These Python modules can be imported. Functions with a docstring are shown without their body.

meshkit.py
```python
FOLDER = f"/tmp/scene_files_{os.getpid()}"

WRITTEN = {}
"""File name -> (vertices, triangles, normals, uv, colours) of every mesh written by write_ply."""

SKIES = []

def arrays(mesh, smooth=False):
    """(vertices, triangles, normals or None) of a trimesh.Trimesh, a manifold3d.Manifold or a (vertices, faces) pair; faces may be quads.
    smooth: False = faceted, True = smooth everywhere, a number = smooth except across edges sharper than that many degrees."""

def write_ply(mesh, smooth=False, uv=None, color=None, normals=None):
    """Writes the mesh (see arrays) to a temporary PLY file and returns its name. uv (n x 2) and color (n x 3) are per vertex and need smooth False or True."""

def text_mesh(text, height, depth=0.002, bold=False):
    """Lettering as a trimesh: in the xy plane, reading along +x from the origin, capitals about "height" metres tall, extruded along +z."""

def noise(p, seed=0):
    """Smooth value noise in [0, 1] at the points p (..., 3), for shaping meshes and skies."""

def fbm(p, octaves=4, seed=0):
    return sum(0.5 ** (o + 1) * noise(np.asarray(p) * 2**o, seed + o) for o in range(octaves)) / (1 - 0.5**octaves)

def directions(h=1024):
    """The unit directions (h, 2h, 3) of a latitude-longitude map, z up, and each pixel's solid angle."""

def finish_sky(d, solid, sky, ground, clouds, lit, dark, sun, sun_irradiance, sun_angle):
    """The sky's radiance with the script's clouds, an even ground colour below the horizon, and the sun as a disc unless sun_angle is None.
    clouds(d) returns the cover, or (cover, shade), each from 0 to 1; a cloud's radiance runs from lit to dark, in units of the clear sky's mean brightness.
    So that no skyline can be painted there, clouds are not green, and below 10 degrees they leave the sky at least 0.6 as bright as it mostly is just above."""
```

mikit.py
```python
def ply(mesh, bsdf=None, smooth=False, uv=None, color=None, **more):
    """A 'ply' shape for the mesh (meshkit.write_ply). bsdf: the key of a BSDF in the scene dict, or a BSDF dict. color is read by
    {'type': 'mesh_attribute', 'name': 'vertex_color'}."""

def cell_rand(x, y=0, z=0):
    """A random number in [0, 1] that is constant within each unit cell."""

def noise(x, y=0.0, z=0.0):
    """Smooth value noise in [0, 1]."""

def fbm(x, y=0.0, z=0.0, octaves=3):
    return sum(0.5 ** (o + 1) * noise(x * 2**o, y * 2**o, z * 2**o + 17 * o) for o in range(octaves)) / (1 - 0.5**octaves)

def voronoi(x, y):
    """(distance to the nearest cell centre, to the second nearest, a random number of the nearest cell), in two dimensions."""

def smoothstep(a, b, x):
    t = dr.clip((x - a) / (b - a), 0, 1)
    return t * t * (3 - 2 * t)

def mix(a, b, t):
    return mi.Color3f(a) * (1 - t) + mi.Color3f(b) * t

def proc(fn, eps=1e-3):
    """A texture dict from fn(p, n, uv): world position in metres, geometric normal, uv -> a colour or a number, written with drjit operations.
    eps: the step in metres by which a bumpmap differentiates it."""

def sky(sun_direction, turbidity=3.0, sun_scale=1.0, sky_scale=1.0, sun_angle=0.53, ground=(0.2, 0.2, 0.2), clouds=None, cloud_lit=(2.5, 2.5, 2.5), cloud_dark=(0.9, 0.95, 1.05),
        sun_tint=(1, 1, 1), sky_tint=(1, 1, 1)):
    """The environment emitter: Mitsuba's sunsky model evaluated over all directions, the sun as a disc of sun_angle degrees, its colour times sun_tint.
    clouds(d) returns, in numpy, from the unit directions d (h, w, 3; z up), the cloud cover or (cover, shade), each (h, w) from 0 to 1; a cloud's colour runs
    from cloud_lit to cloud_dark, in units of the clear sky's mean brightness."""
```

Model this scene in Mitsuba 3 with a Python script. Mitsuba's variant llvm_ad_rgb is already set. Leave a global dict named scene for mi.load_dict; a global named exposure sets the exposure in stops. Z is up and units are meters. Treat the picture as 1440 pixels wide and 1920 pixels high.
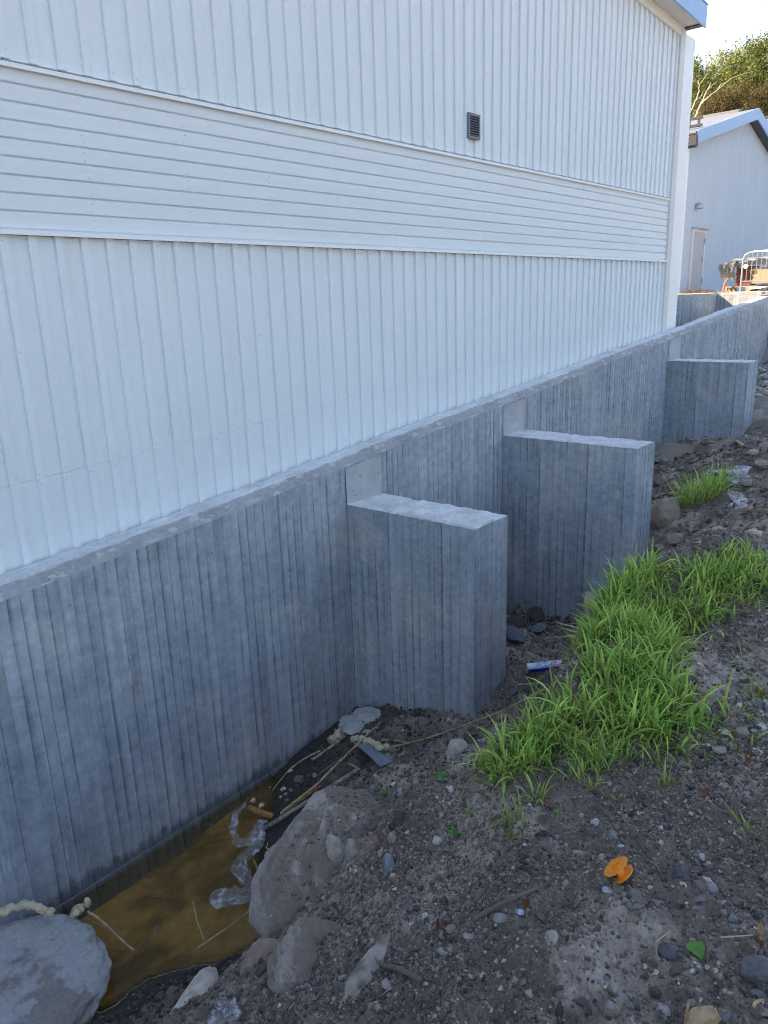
import math, random
import numpy as np, trimesh, shapely, manifold3d
import drjit as dr, mitsuba as mi
import mikit, meshkit
from scipy.interpolate import RBFInterpolator
from scipy.spatial.transform import Rotation
from mikit import proc, noise, fbm, voronoi, cell_rand, smoothstep, mix

scene, labels = {}, {}
T = mi.ScalarTransform4f

# ---------------------------------------------------------------- camera, sky, sun, exposure
CAM = [0, 0, 1.6]
FWD, UP = [0.72733, 0.63088, -0.27016], [0.22609, 0.15142, 0.96227]
scene['camera'] = {'type': 'perspective', 'fov': 54.13, 'fov_axis': 'x', 'near_clip': 0.05, 'far_clip': 2000.0,
                   'to_world': T().look_at(origin=CAM, target=[CAM[k] + FWD[k] for k in range(3)], up=UP)}
SUN = (-0.60 * math.cos(math.radians(32)), 0.80 * math.cos(math.radians(32)), math.sin(math.radians(32)))


def clouds(d):
    n = meshkit.fbm(np.stack([d[..., 0] * 2.2, d[..., 1] * 2.2, d[..., 2] * 5.0], -1), 4, 3)
    return np.clip((n - 0.40) * 3.2, 0, 0.85), np.clip((n - 0.55) * 2.0, 0, 0.5)


scene['sky'] = mikit.sky(SUN, turbidity=3.0, clouds=clouds, cloud_lit=(1.6, 1.68, 1.8), cloud_dark=(1.1, 1.15, 1.25))
exposure = 3.45


# ---------------------------------------------------------------- materials
def rgb(*c):
    return {'type': 'rgb', 'value': list(map(float, c))}


def mat(name, color, rough=0.7, bump=None, bump_scale=1.0, **kw):
    b = {'type': 'principled', 'base_color': rgb(*color) if isinstance(color, tuple) else color, 'roughness': rough, **kw}
    if bump is not None:
        b = {'type': 'bumpmap', 'nested_texture': proc(bump[0], eps=bump[1]), 'scale': float(bump_scale), 'nested_bsdf': b}
    scene[name] = {'type': 'twosided', 'bsdf': b}
    return name


def c_paint(p, n, uv):
    g = fbm(p.x * 9, p.y * 9, p.z * 1.1, 3)
    streak = fbm(p.x * 70, p.z * 2.2, 3, 2)
    low = 1 - smoothstep(0.55, 1.15, p.z - 0.087 * p.x)
    v = 0.97 + 0.06 * (g - 0.5) + 0.05 * (streak - 0.5)
    dirt = smoothstep(0.62, 0.8, fbm(p.x * 14, p.y * 3, p.z * 6, 3)) * 0.10 * low
    return mix((0.715, 0.755, 0.775), (0.55, 0.53, 0.48), dirt) * v


def b_paint(p, n, uv):
    return fbm(p.x * 240, p.y * 240, p.z * 9, 2) * 0.0005 + fbm(p.x * 30, 1, p.z * 4, 2) * 0.0008


def c_paint_h(p, n, uv):
    g = fbm(p.x * 1.3, p.y * 9, p.z * 12, 3)
    streak = fbm(p.x * 2.5, p.z * 90, 3, 2)
    return mi.Color3f(0.715, 0.755, 0.775) * (0.97 + 0.06 * (g - 0.5) + 0.05 * (streak - 0.5))


def b_paint_h(p, n, uv):
    return fbm(p.x * 9, p.y * 240, p.z * 260, 2) * 0.0006


BW = 0.064


def board_coord(p, n):
    a = dr.select(dr.abs(n.x) > 0.7, p.y + 40.02, p.x)
    return a


def c_concrete(p, n, uv):
    a = board_coord(p, n)
    k = dr.floor(a / BW)
    fr = a / BW - k
    side = dr.abs(n.z) < 0.5
    tone = cell_rand(k, 3, 1)
    tone2 = cell_rand(k, 9, 4)
    st = fbm(a * 60, 2.0, p.z * 1.9, 3)
    st2 = fbm(a * 21, 7.0, p.z * 1.3 + 5 * tone, 3)
    bl = fbm(p.x * 2.6, p.y * 2.6, p.z * 2.6, 4)
    bl2 = fbm(p.x * 19, p.y * 19, p.z * 19, 3)
    gr = fbm(p.x * 55, p.y * 55, p.z * 40, 3)
    v = 1.0 + 0.16 * (tone - 0.5) + 0.26 * (st - 0.5) + 0.46 * (st2 - 0.5) + 0.42 * (bl - 0.5) + 0.42 * (bl2 - 0.5) + 0.34 * (gr - 0.5)
    wob = 0.07 * (fbm(k * 5.3, 1.0, p.z * 7, 3) - 0.5) + 0.06 * (bl2 - 0.5)
    dj = dr.minimum(fr, 1 - fr) + 0.6 * wob
    on = smoothstep(0.38, 0.68, fbm(a * 0.4, k * 3.1, p.z * 2.0, 3) + 0.40 * (tone2 - 0.5))
    soft = 1 - smoothstep(0.0, 0.24 + 0.30 * tone, fr + 2.0 * wob)
    joint = (1 - smoothstep(0.02, 0.09, dj)) * 0.16 + soft * 0.42
    lit = (smoothstep(0.80, 0.94, fr + wob)) * 0.12
    v = v * (1 - joint * (0.12 + 0.88 * on)) + lit * on
    pit = smoothstep(0.845, 0.90, noise(p.x * 95, p.y * 95, p.z * 95) * 0.6 + 0.4 * noise(p.x * 31, p.y * 31, p.z * 31))
    v = v * (1 - 0.6 * pit)
    white = smoothstep(0.66, 0.76, fbm(a * 38, 11.0, p.z * 5.5, 4)) * smoothstep(0.5, 0.66, fbm(a * 2.1, 1.0, p.z * 1.7, 3))
    flat = 0.95 + 0.5 * (bl - 0.5) + 0.55 * (bl2 - 0.5) + 0.5 * (fbm(p.x * 70, p.y * 70, p.z * 70, 2) - 0.5)
    c = dr.select(side, mix((0.305, 0.331, 0.370), (0.345, 0.346, 0.35), smoothstep(0.5, 0.8, bl)) * v, mi.Color3f(0.40, 0.40, 0.40) * flat)
    damp = (1 - smoothstep(-1.46, -1.37, p.z + 0.10 * (st2 - 0.5) + 0.05 * (bl2 - 0.5))) * smoothstep(3.3, 3.5, p.y) * (1 - smoothstep(3.0, 4.2, p.x))
    c = c * (1 - 0.55 * damp)
    return mix(c, (0.46, 0.46, 0.47), dr.select(side, 0.75 * white, 0.0))


def b_concrete(p, n, uv):
    a = board_coord(p, n)
    side = dr.abs(n.z) < 0.5
    grain = fbm(a * 260, 2.0, p.z * 6, 2) * 0.0011
    lump = fbm(p.x * 14, p.y * 14, p.z * 14, 3) * 0.004
    pit = smoothstep(0.845, 0.90, noise(p.x * 95, p.y * 95, p.z * 95) * 0.6 + 0.4 * noise(p.x * 31, p.y * 31, p.z * 31)) * -0.003
    return dr.select(side, grain + lump + pit, fbm(p.x * 60, p.y * 60, p.z * 60, 3) * 0.006)


def c_coping(p, n, uv):
    bl = fbm(p.x * 7, p.y * 7, p.z * 7, 3)
    bl2 = fbm(p.x * 60, p.y * 60, p.z * 60, 2)
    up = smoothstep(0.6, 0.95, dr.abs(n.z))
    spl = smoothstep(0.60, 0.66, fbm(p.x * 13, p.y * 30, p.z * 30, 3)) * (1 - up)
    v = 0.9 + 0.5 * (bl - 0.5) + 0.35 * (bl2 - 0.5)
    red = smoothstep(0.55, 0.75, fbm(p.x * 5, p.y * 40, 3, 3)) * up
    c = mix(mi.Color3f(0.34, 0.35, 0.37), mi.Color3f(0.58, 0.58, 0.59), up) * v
    return mix(mix(c, (0.45, 0.40, 0.385), 0.5 * red), (0.52, 0.52, 0.52), 0.6 * spl)


def b_coping(p, n, uv):
    return fbm(p.x * 45, p.y * 45, p.z * 45, 3) * 0.006


def c_patch(p, n, uv):
    bl = fbm(p.x * 11, p.y * 11, p.z * 11, 4)
    pit = smoothstep(0.88, 0.94, noise(p.x * 55, p.y * 55, p.z * 55))
    return mi.Color3f(0.40, 0.40, 0.415) * (0.95 + 0.35 * (bl - 0.5)) * (1 - 0.45 * pit)


def c_soil(p, n, uv):
    g = fbm(p.x * 3.1, p.y * 3.1, p.z * 3.1, 4)
    s = fbm(p.x * 28, p.y * 28, p.z * 28, 3)
    f = noise(p.x * 170, p.y * 170, p.z * 170)
    f2 = noise(p.x * 420, p.y * 420, p.z * 420)
    wet = 1 - smoothstep(-1.42, -1.05, p.z + 0.25 * (g - 0.5))
    far = smoothstep(8.5, 13.5, p.x)
    dry = smoothstep(0.42, 0.62, g + 0.25 * (s - 0.5)) * (1 - wet)
    c = mix((0.170, 0.136, 0.114), (0.335, 0.277, 0.235), dry)
    c = mix(c, (0.05, 0.043, 0.040), wet)
    c = mix(c, (0.15, 0.11, 0.085), smoothstep(0.62, 0.72, fbm(p.x * 2.3 + 9, p.y * 2.3, 5, 3)) * 0.6 * (1 - wet))
    c = mix(c, (0.30, 0.28, 0.25), far)
    v = 0.66 + 0.5 * s + 0.36 * (f - 0.5) + 0.26 * (f2 - 0.5)
    silt = smoothstep(-1.505, -1.53, p.z) * smoothstep(-1, 3.4, p.y)
    bed = mix((0.46, 0.30, 0.115), (0.19, 0.125, 0.05), smoothstep(0.35, 0.7, fbm(p.x * 3.3, p.y * 5.0, 2, 4) + 0.22 * (p.x - 1.7)))
    return mix(c * v, bed * (0.75 + 0.5 * s), silt)


def r_soil(p, n, uv):
    g = fbm(p.x * 3.1, p.y * 3.1, p.z * 3.1, 4)
    wet = 1 - smoothstep(-1.45, -1.2, p.z + 0.25 * (g - 0.5))
    return 0.95 - 0.5 * wet


def b_soil(p, n, uv):
    return fbm(p.x * 90, p.y * 90, p.z * 90, 3) * 0.010 + noise(p.x * 330, p.y * 330, p.z * 330) * 0.0018


def c_rock(p, n, uv):
    g = fbm(p.x * 6, p.y * 6, p.z * 6, 4)
    s = fbm(p.x * 60, p.y * 60, p.z * 60, 3)
    d = smoothstep(0.34, 0.66, fbm(p.x * 9 + 3, p.y * 9, p.z * 9, 5) + 0.20 * n.z + 0.22 * n.x - 0.16 * n.y)
    fine = fbm(p.x * 130, p.y * 130, p.z * 130, 2)
    s = 0.6 * s + 0.4 * fine
    c = mix((0.27, 0.23, 0.205), (0.43, 0.38, 0.345), g) * (0.6 + 0.8 * s)
    return mix(c, mi.Color3f(0.185, 0.145, 0.118) * (0.7 + 0.6 * s), 0.9 * d)


def b_rock(p, n, uv):
    return fbm(p.x * 40, p.y * 40, p.z * 40, 4) * 0.008


def wood_fn(base, dark):
    def f(p, n, uv):
        g = fbm(p.x * 60, p.y * 60, p.z * 60, 3)
        return mix(base, dark, smoothstep(0.35, 0.75, g))
    return f


mat('white_paint', proc(c_paint), 0.55, (b_paint, 0.002))
mat('white_paint_h', proc(c_paint_h), 0.55, (b_paint_h, 0.002))
mat('concrete', proc(c_concrete), 0.8, (b_concrete, 0.002))
mat('coping_concrete', proc(c_coping), 0.85, (b_coping, 0.003))
mat('patch_concrete', proc(c_patch), 0.85, (b_coping, 0.003))
mat('soil', proc(c_soil), 0.95, (b_soil, 0.002))
scene['soil']['bsdf']['nested_bsdf']['roughness'] = proc(r_soil)
mat('rock', proc(c_rock), 0.85, (b_rock, 0.003))
mat('vertex', {'type': 'mesh_attribute', 'name': 'vertex_color'}, 0.9)
mat('blue_fascia', (0.27, 0.40, 0.63), 0.35)
mat('dark_metal', (0.035, 0.035, 0.04), 0.4)
mat('galvanised', (0.45, 0.46, 0.48), 0.35, metallic=0.7)
mat('vent_metal', (0.16, 0.17, 0.20), 0.5)
mat('white_trim', (0.80, 0.81, 0.82), 0.45)
mat('soffit_paint', (0.62, 0.62, 0.60), 0.6)
mat('cream_trim', (0.70, 0.69, 0.64), 0.55)
mat('gap_dark', (0.10, 0.10, 0.11), 0.9)


# ---------------------------------------------------------------- mesh helpers
def box(x0, x1, y0, y1, z0, z1):
    return trimesh.creation.box(bounds=[[x0, y0, z0], [x1, y1, z1]])


def prism(pts, y0, y1):
    """Polygon in x, z swept along y."""
    m = trimesh.creation.extrude_polygon(shapely.Polygon(pts), abs(y1 - y0), engine='earcut')
    v = np.array(m.vertices)
    m.vertices = np.stack([v[:, 0], max(y0, y1) - v[:, 2], v[:, 1]], 1)
    return m


def cat(ms):
    return trimesh.util.concatenate(ms)


def tube(points, radii, sides=7):
    P = np.asarray(points, float)
    R = np.broadcast_to(np.asarray(radii, float), (len(P),))
    t = np.gradient(P, axis=0)
    t /= np.linalg.norm(t, axis=1, keepdims=True)
    ref = np.array([0.31, 0.21, 0.93]) if abs(t[0, 2]) < 0.8 else np.array([0.9, 0.3, 0.1])
    a = np.cross(t, ref)
    a /= np.linalg.norm(a, axis=1, keepdims=True)
    b = np.cross(t, a)
    th = np.arange(sides) * 2 * np.pi / sides
    v = (P[:, None] + R[:, None, None] * (np.cos(th)[None, :, None] * a[:, None] + np.sin(th)[None, :, None] * b[:, None])).reshape(-1, 3)
    f = []
    for i in range(len(P) - 1):
        for j in range(sides):
            q = (j + 1) % sides
            f += [[i * sides + j, i * sides + q, (i + 1) * sides + q], [i * sides + j, (i + 1) * sides + q, (i + 1) * sides + j]]
    for j in range(1, sides - 1):
        f += [[0, j + 1, j], [(len(P) - 1) * sides, (len(P) - 1) * sides + j, (len(P) - 1) * sides + j + 1]]
    return trimesh.Trimesh(v, f, process=False)


def numbered(key):
    if key not in scene and key not in labels:
        return key
    k = 1
    while f'{key}_{k:03d}' in scene or f'{key}_{k:03d}' in labels:
        k += 1
    return f'{key}_{k:03d}'


def thing(name, label, cat_, group=None):
    key = numbered(name)
    labels[key] = {'label': label, 'category': cat_}
    if group:
        labels[key]['group'] = group
    return key


def obj(name, mesh, m, parent=None, smooth=False, **kw):
    key = numbered(f'{parent}__{name}' if parent else name)
    scene[key] = mikit.ply(mesh, m, smooth=smooth, **kw)
    return key


def single(name, mesh, m, label, cat_, group=None, smooth=False, **kw):
    key = numbered(name)
    scene[key] = mikit.ply(mesh, m, smooth=smooth, **kw)
    labels[key] = {'label': label, 'category': cat_}
    if group:
        labels[key]['group'] = group
    return key


def struct(name, mesh, m, label, cat_, smooth=False, kind='structure', **kw):
    key = single(name, mesh, m, label, cat_, None, smooth, **kw)
    labels[key]['kind'] = kind
    return key


# ---------------------------------------------------------------- terrain
YW, YB = 3.57, 3.763          # front face of the retaining wall, cladding plane of the hall
CP = np.array([
    (-4, 3.57, -1.66), (-2, 3.57, -1.66), (0.5, 3.57, -1.65), (1.5, 3.57, -1.63), (2.2, 3.57, -1.6), (2.72, 3.45, -1.515), (3.1, 3.5, -1.45), (3.6, 3.57, -1.40),
    (0.5, 3.2, -1.64), (1.4, 3.1, -1.62), (1.9, 3.0, -1.6), (2.47, 3.19, -1.505), (2.13, 2.89, -1.52), (1.94, 2.55, -1.5), (1.74, 2.59, -1.51), (1.43, 2.77, -1.5), (1.18, 2.82, -1.5), (0.98, 2.93, -1.5),
    (0.4, 2.9, -1.5), (1.5, 2.45, -1.35), (1.1, 2.5, -1.32), (0.4, 2.4, -1.25), (2.7, 3.0, -1.38), (2.5, 2.85, -1.40),
    (3.71, 2.48, -1.09), (3.71, 3.0, -1.22), (3.2, 2.9, -1.25), (4.1, 2.47, -0.97), (4.3, 2.33, -0.92), (4.5, 3.4, -1.16), (5.0, 2.9, -1.06), (5.78, 3.57, -1.2), (5.78, 2.58, -1.19),
    (2.9, 2.55, -1.05), (2.6, 2.3, -0.85), (2.2, 2.3, -1.0), (1.7, 2.1, -0.95), (1.2, 2.0, -0.95), (0.6, 1.9, -0.9),
    (1.1, 1.24, -0.38), (1.4, 1.29, -0.36), (1.65, 1.6, -0.55), (2.2, 1.66, -0.31), (2.34, 1.49, -0.2), (3.64, 1.68, -0.13), (4.67, 1.74, -0.13), (5.2, 1.3, -0.02),
    (0.4, 1.1, -0.33), (-1, 1.1, -0.3), (-3, 1.1, -0.3), (-3, 2.3, -1.2), (-1, 2.4, -1.2),
    (0, 0, 0), (1.83, 0.65, -0.03), (2.5, 1.0, -0.06), (3, 0.6, 0.02), (4.5, 0.6, 0.05), (1.5, 0.2, 0), (0, -2, 0), (4, -2, 0.1), (8, -2, 0.25), (0.6, 0.75, -0.1), (1.1, 0.9, -0.17), (3.4, 1.2, -0.02),
    (5.9, 1.75, -0.32), (6.3, 2.2, -0.58), (6.4, 2.8, -0.85), (7.4, 2.4, -0.36), (7.4, 1.72, -0.12), (8.2, 1.95, 0.04), (9.7, 2.6, -0.16), (9.7, 3.5, -0.3), (8, 3.4, -0.6), (7, 3.4, -0.85), (6.3, 3.4, -1.05),
    (10.1, 2.6, -0.02), (11, 3.3, 0.05), (12.5, 3.3, 0.15), (14, 3.3, 0.40), (12, 1.5, 0.35), (15.5, 2, 1.5), (15.5, 3.5, 1.5), (10, 1, 0.25), (10, -2, 0.4), (15.5, -2, 1.5), (6.5, 0.8, 0.1),
    (2.53, 1.43, -0.13), (2.77, 1.57, -0.42), (3.07, 1.74, -0.68), (3.58, 2.03, -0.97), (2.86, 1.5, -0.13), (3.14, 1.64, -0.42), (3.47, 1.82, -0.68), (4.04, 2.12, -0.95),
    (3.31, 1.59, -0.13), (3.64, 1.75, -0.42), (4.02, 1.93, -0.68), (4.69, 2.25, -0.97), (3.72, 1.67, -0.13), (4.09, 1.84, -0.42), (4.52, 2.03, -0.68), (5.27, 2.37, -0.97)])
_rbf = RBFInterpolator(CP[:, :2], CP[:, 2], smoothing=0.002, kernel='thin_plate_spline')


def sst(a, b, x):
    t = np.clip((np.asarray(x, float) - a) / (b - a), 0, 1)
    return t * t * (3 - 2 * t)


def base_height(x, y):
    x, y = np.asarray(x, float), np.asarray(y, float)
    q = np.stack([np.clip(x, -3, 15.5).ravel(), np.clip(y, -2, 3.57).ravel()], -1)
    z = _rbf(q).reshape(x.shape)
    yard = 1.53
    z = z + (yard - z) * sst(14.0, 15.4, x)
    z = z + (yard - z) * sst(4.55, 4.65, y) * sst(10.3, 10.4, x)
    z = z + (yard - z) * sst(14.45, 14.55, x) * sst(3.6, 3.7, y)
    return z


def height(x, y):
    x, y = np.asarray(x, float), np.asarray(y, float)
    z = base_height(x, y)
    p = np.stack([x, y, 0 * x], -1)
    fl = meshkit.fbm
    near = 1 - sst(12, 15, x)
    trench = 1 - sst(-1.5, -1.3, z)
    amp = 0.25 + 0.75 * (1 - trench)
    z = z + near * amp * ((fl(p * 2.6, 3, 1) - 0.5) * 0.10 + (fl(p * 9.0, 3, 5) - 0.5) * 0.085)
    n = fl(p * 34.0, 3, 9)
    z = z + near * amp * ((n - 0.5) * 0.034 + np.maximum(fl(p * 75, 2, 13) - 0.48, 0) * 0.034)
    return z

# ---------------------------------------------------------------- ground sheet
def grow(a, b, r, d0):
    out, d = [a], d0
    while (out[-1] - b) * np.sign(d) < 0:
        d *= r
        out.append(out[-1] + d)
    return out[1:]


gx = np.concatenate([grow(0.72, -300, 1.12, -0.012)[::-1], np.arange(0.72, 5.3, 0.0095), grow(5.3, 17, 1.018, 0.0095), grow(17, 420, 1.16, 0.3)])
gy = np.concatenate([grow(-0.25, -300, 1.10, -0.012)[::-1], np.arange(-0.25, 3.60, 0.0095), np.linspace(3.62, 4.7, 20), grow(4.7, 420, 1.13, 0.1)])
GX, GY = np.meshgrid(gx, gy, indexing='ij')
GZ = height(GX, GY)
gi = np.arange(len(gx) * len(gy)).reshape(len(gx), len(gy))
gf = np.concatenate([np.stack([gi[:-1, :-1], gi[1:, :-1], gi[1:, 1:]], -1).reshape(-1, 3), np.stack([gi[:-1, :-1], gi[1:, 1:], gi[:-1, 1:]], -1).reshape(-1, 3)])
struct('ground', trimesh.Trimesh(np.stack([GX, GY, GZ], -1).reshape(-1, 3), gf, process=False), 'soil',
       'dark loose soil bank with a trench along the grey concrete wall', 'ground', smooth=True)

# ---------------------------------------------------------------- puddle
scene['puddle_bsdf'] = {'type': 'thindielectric', 'int_ior': 1.33, 'specular_transmittance': rgb(0.84, 0.76, 0.56), 'specular_reflectance': rgb(1, 1, 1)}
wx, wy = np.meshgrid(np.linspace(-3, 3.0, 60), np.linspace(2.3, 3.60, 14), indexing='ij')
wi = np.arange(60 * 14).reshape(60, 14)
wf = np.concatenate([np.stack([wi[:-1, :-1], wi[1:, :-1], wi[1:, 1:]], -1).reshape(-1, 3), np.stack([wi[:-1, :-1], wi[1:, 1:], wi[:-1, 1:]], -1).reshape(-1, 3)])
struct('puddle_water', trimesh.Trimesh(np.stack([wx, wy, 0 * wx - 1.50], -1).reshape(-1, 3), wf, process=False), 'puddle_bsdf',
       'murky brown puddle lying against the foot of the concrete wall', 'puddle')

# ---------------------------------------------------------------- retaining wall
rng = np.random.default_rng(7)
bo = {}


def board_off(k):
    if k not in bo:
        r = np.random.default_rng(1000 + int(k))
        bo[k] = (r.uniform(-0.0018, 0.0018), r.uniform(-0.0012, 0.0012), r.choice([-0.0008, -0.0004, 0.0016, 0.0008, 0.0]), r.uniform(0.6, 1.0))
    return bo[k]


def relief(a0, a1, z0, ztop, to3, rows=26):
    """Board-marked concrete face: columns follow the form boards of the coordinate a; to3(a, z, d) gives points, d outwards."""
    cols = [(a0, None)]
    for k in range(math.floor(a0 / BW), math.floor(a1 / BW) + 1):
        for fr in (0.0, 0.035, 0.09, 0.5, 0.91, 0.965):
            a = (k + fr) * BW
            if a0 + 0.002 < a < a1 - 0.002:
                cols.append((a, (k, fr)))
    cols.append((a1, None))
    A, D = [], []
    for a, kf in cols:
        A.append(a)
        if kf is None:
            D.append(np.zeros(rows))
            continue
        o, tilt, j, s = board_off(kf[0])
        t = np.linspace(0, 1, rows)
        wav = (meshkit.noise(np.stack([t * 5, 0 * t + kf[0] * 3.7, 0 * t], -1), 3) - 0.5) * 0.002
        if kf[1] == 0.0:
            D.append(j * (0.3 + 1.2 * meshkit.noise(np.stack([t * 9, 0 * t + kf[0] * 1.3, 0 * t], -1), 8)))
        else:
            D.append(o + tilt * (kf[1] - 0.5) * 2 - 0.0012 * (abs(kf[1] - 0.5) * 2) ** 2 + wav)
    A, D = np.array(A), np.array(D)
    top = np.array([ztop(a) for a in A])
    Z = z0 + (top - z0)[:, None] * np.linspace(0, 1, rows)[None]
    D[:, -1] *= 0.2
    P = to3(np.repeat(A[:, None], rows, 1), Z, D)
    i = np.arange(len(A) * rows).reshape(len(A), rows)
    f = np.concatenate([np.stack([i[:-1, :-1], i[1:, :-1], i[1:, 1:]], -1).reshape(-1, 3), np.stack([i[:-1, :-1], i[1:, 1:], i[:-1, 1:]], -1).reshape(-1, 3)])
    return trimesh.Trimesh(P.reshape(-1, 3), f, process=False)


def ztop_wall(x):
    return 0.28 + 0.0873 * (x - 1.32) + 0.006 * np.sin(x * 1.7)


def sheet(P):
    n, m = P.shape[:2]
    i = np.arange(n * m).reshape(n, m)
    f = np.concatenate([np.stack([i[:-1, :-1], i[1:, :-1], i[1:, 1:]], -1).reshape(-1, 3), np.stack([i[:-1, :-1], i[1:, 1:], i[:-1, 1:]], -1).reshape(-1, 3)])
    return trimesh.Trimesh(P.reshape(-1, 3), f, process=False)


X0W, X1W = -4.0, 14.25
wall = thing('retaining_wall', 'long grey board-marked concrete retaining wall with three buttresses below the white hall', 'retaining wall')
body = relief(X0W, X1W, -2.0, ztop_wall, lambda a, z, d: np.stack([a, YW - d, z], -1), rows=30)
body = cat([body, box(X0W, X1W - 0.004, YW + 0.03, 3.734, -2.0, -1.9), sheet(np.array([[[X1W, YW, -2.0], [X1W, YW, ztop_wall(X1W)]], [[X1W, 3.734, -2.0], [X1W, 3.738, ztop_wall(X1W)]]]))])
obj('wall_face', body, 'concrete', wall, smooth=25)
obj('footing', box(X0W, 3.70, YW - 0.016, YW - 0.006, -1.75, -1.475), 'concrete', wall)
# coping: chamfer, rough top and back
xs = np.arange(X0W, X1W + 0.01, 0.035)
prof = [(YW + 0.0005, 0.0), (YW + 0.004, 0.012), (YW + 0.026, 0.058), (YW + 0.033, 0.066)] + [(y, 0.068) for y in np.linspace(YW + 0.045, 3.734, 7)] + [(3.734, -0.5)]
PP = np.array([[[x, y, ztop_wall(x) + dz] for y, dz in prof] for x in xs])
nz = meshkit.fbm(PP * [9, 26, 26], 3, 2) - 0.5
w = np.array([0.1, 0.4, 0.5, 0.8] + [1] * 7 + [0])
PP[..., 2] += nz * 0.020 * w
PP[..., 1] += (meshkit.fbm(PP * [16, 9, 40], 3, 22) - 0.5) * 0.010 * np.array([0.3, 0.8, 0.8, 0.8] + [0] * 8)
obj('coping', sheet(PP), 'coping_concrete', wall, smooth=40)


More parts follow.
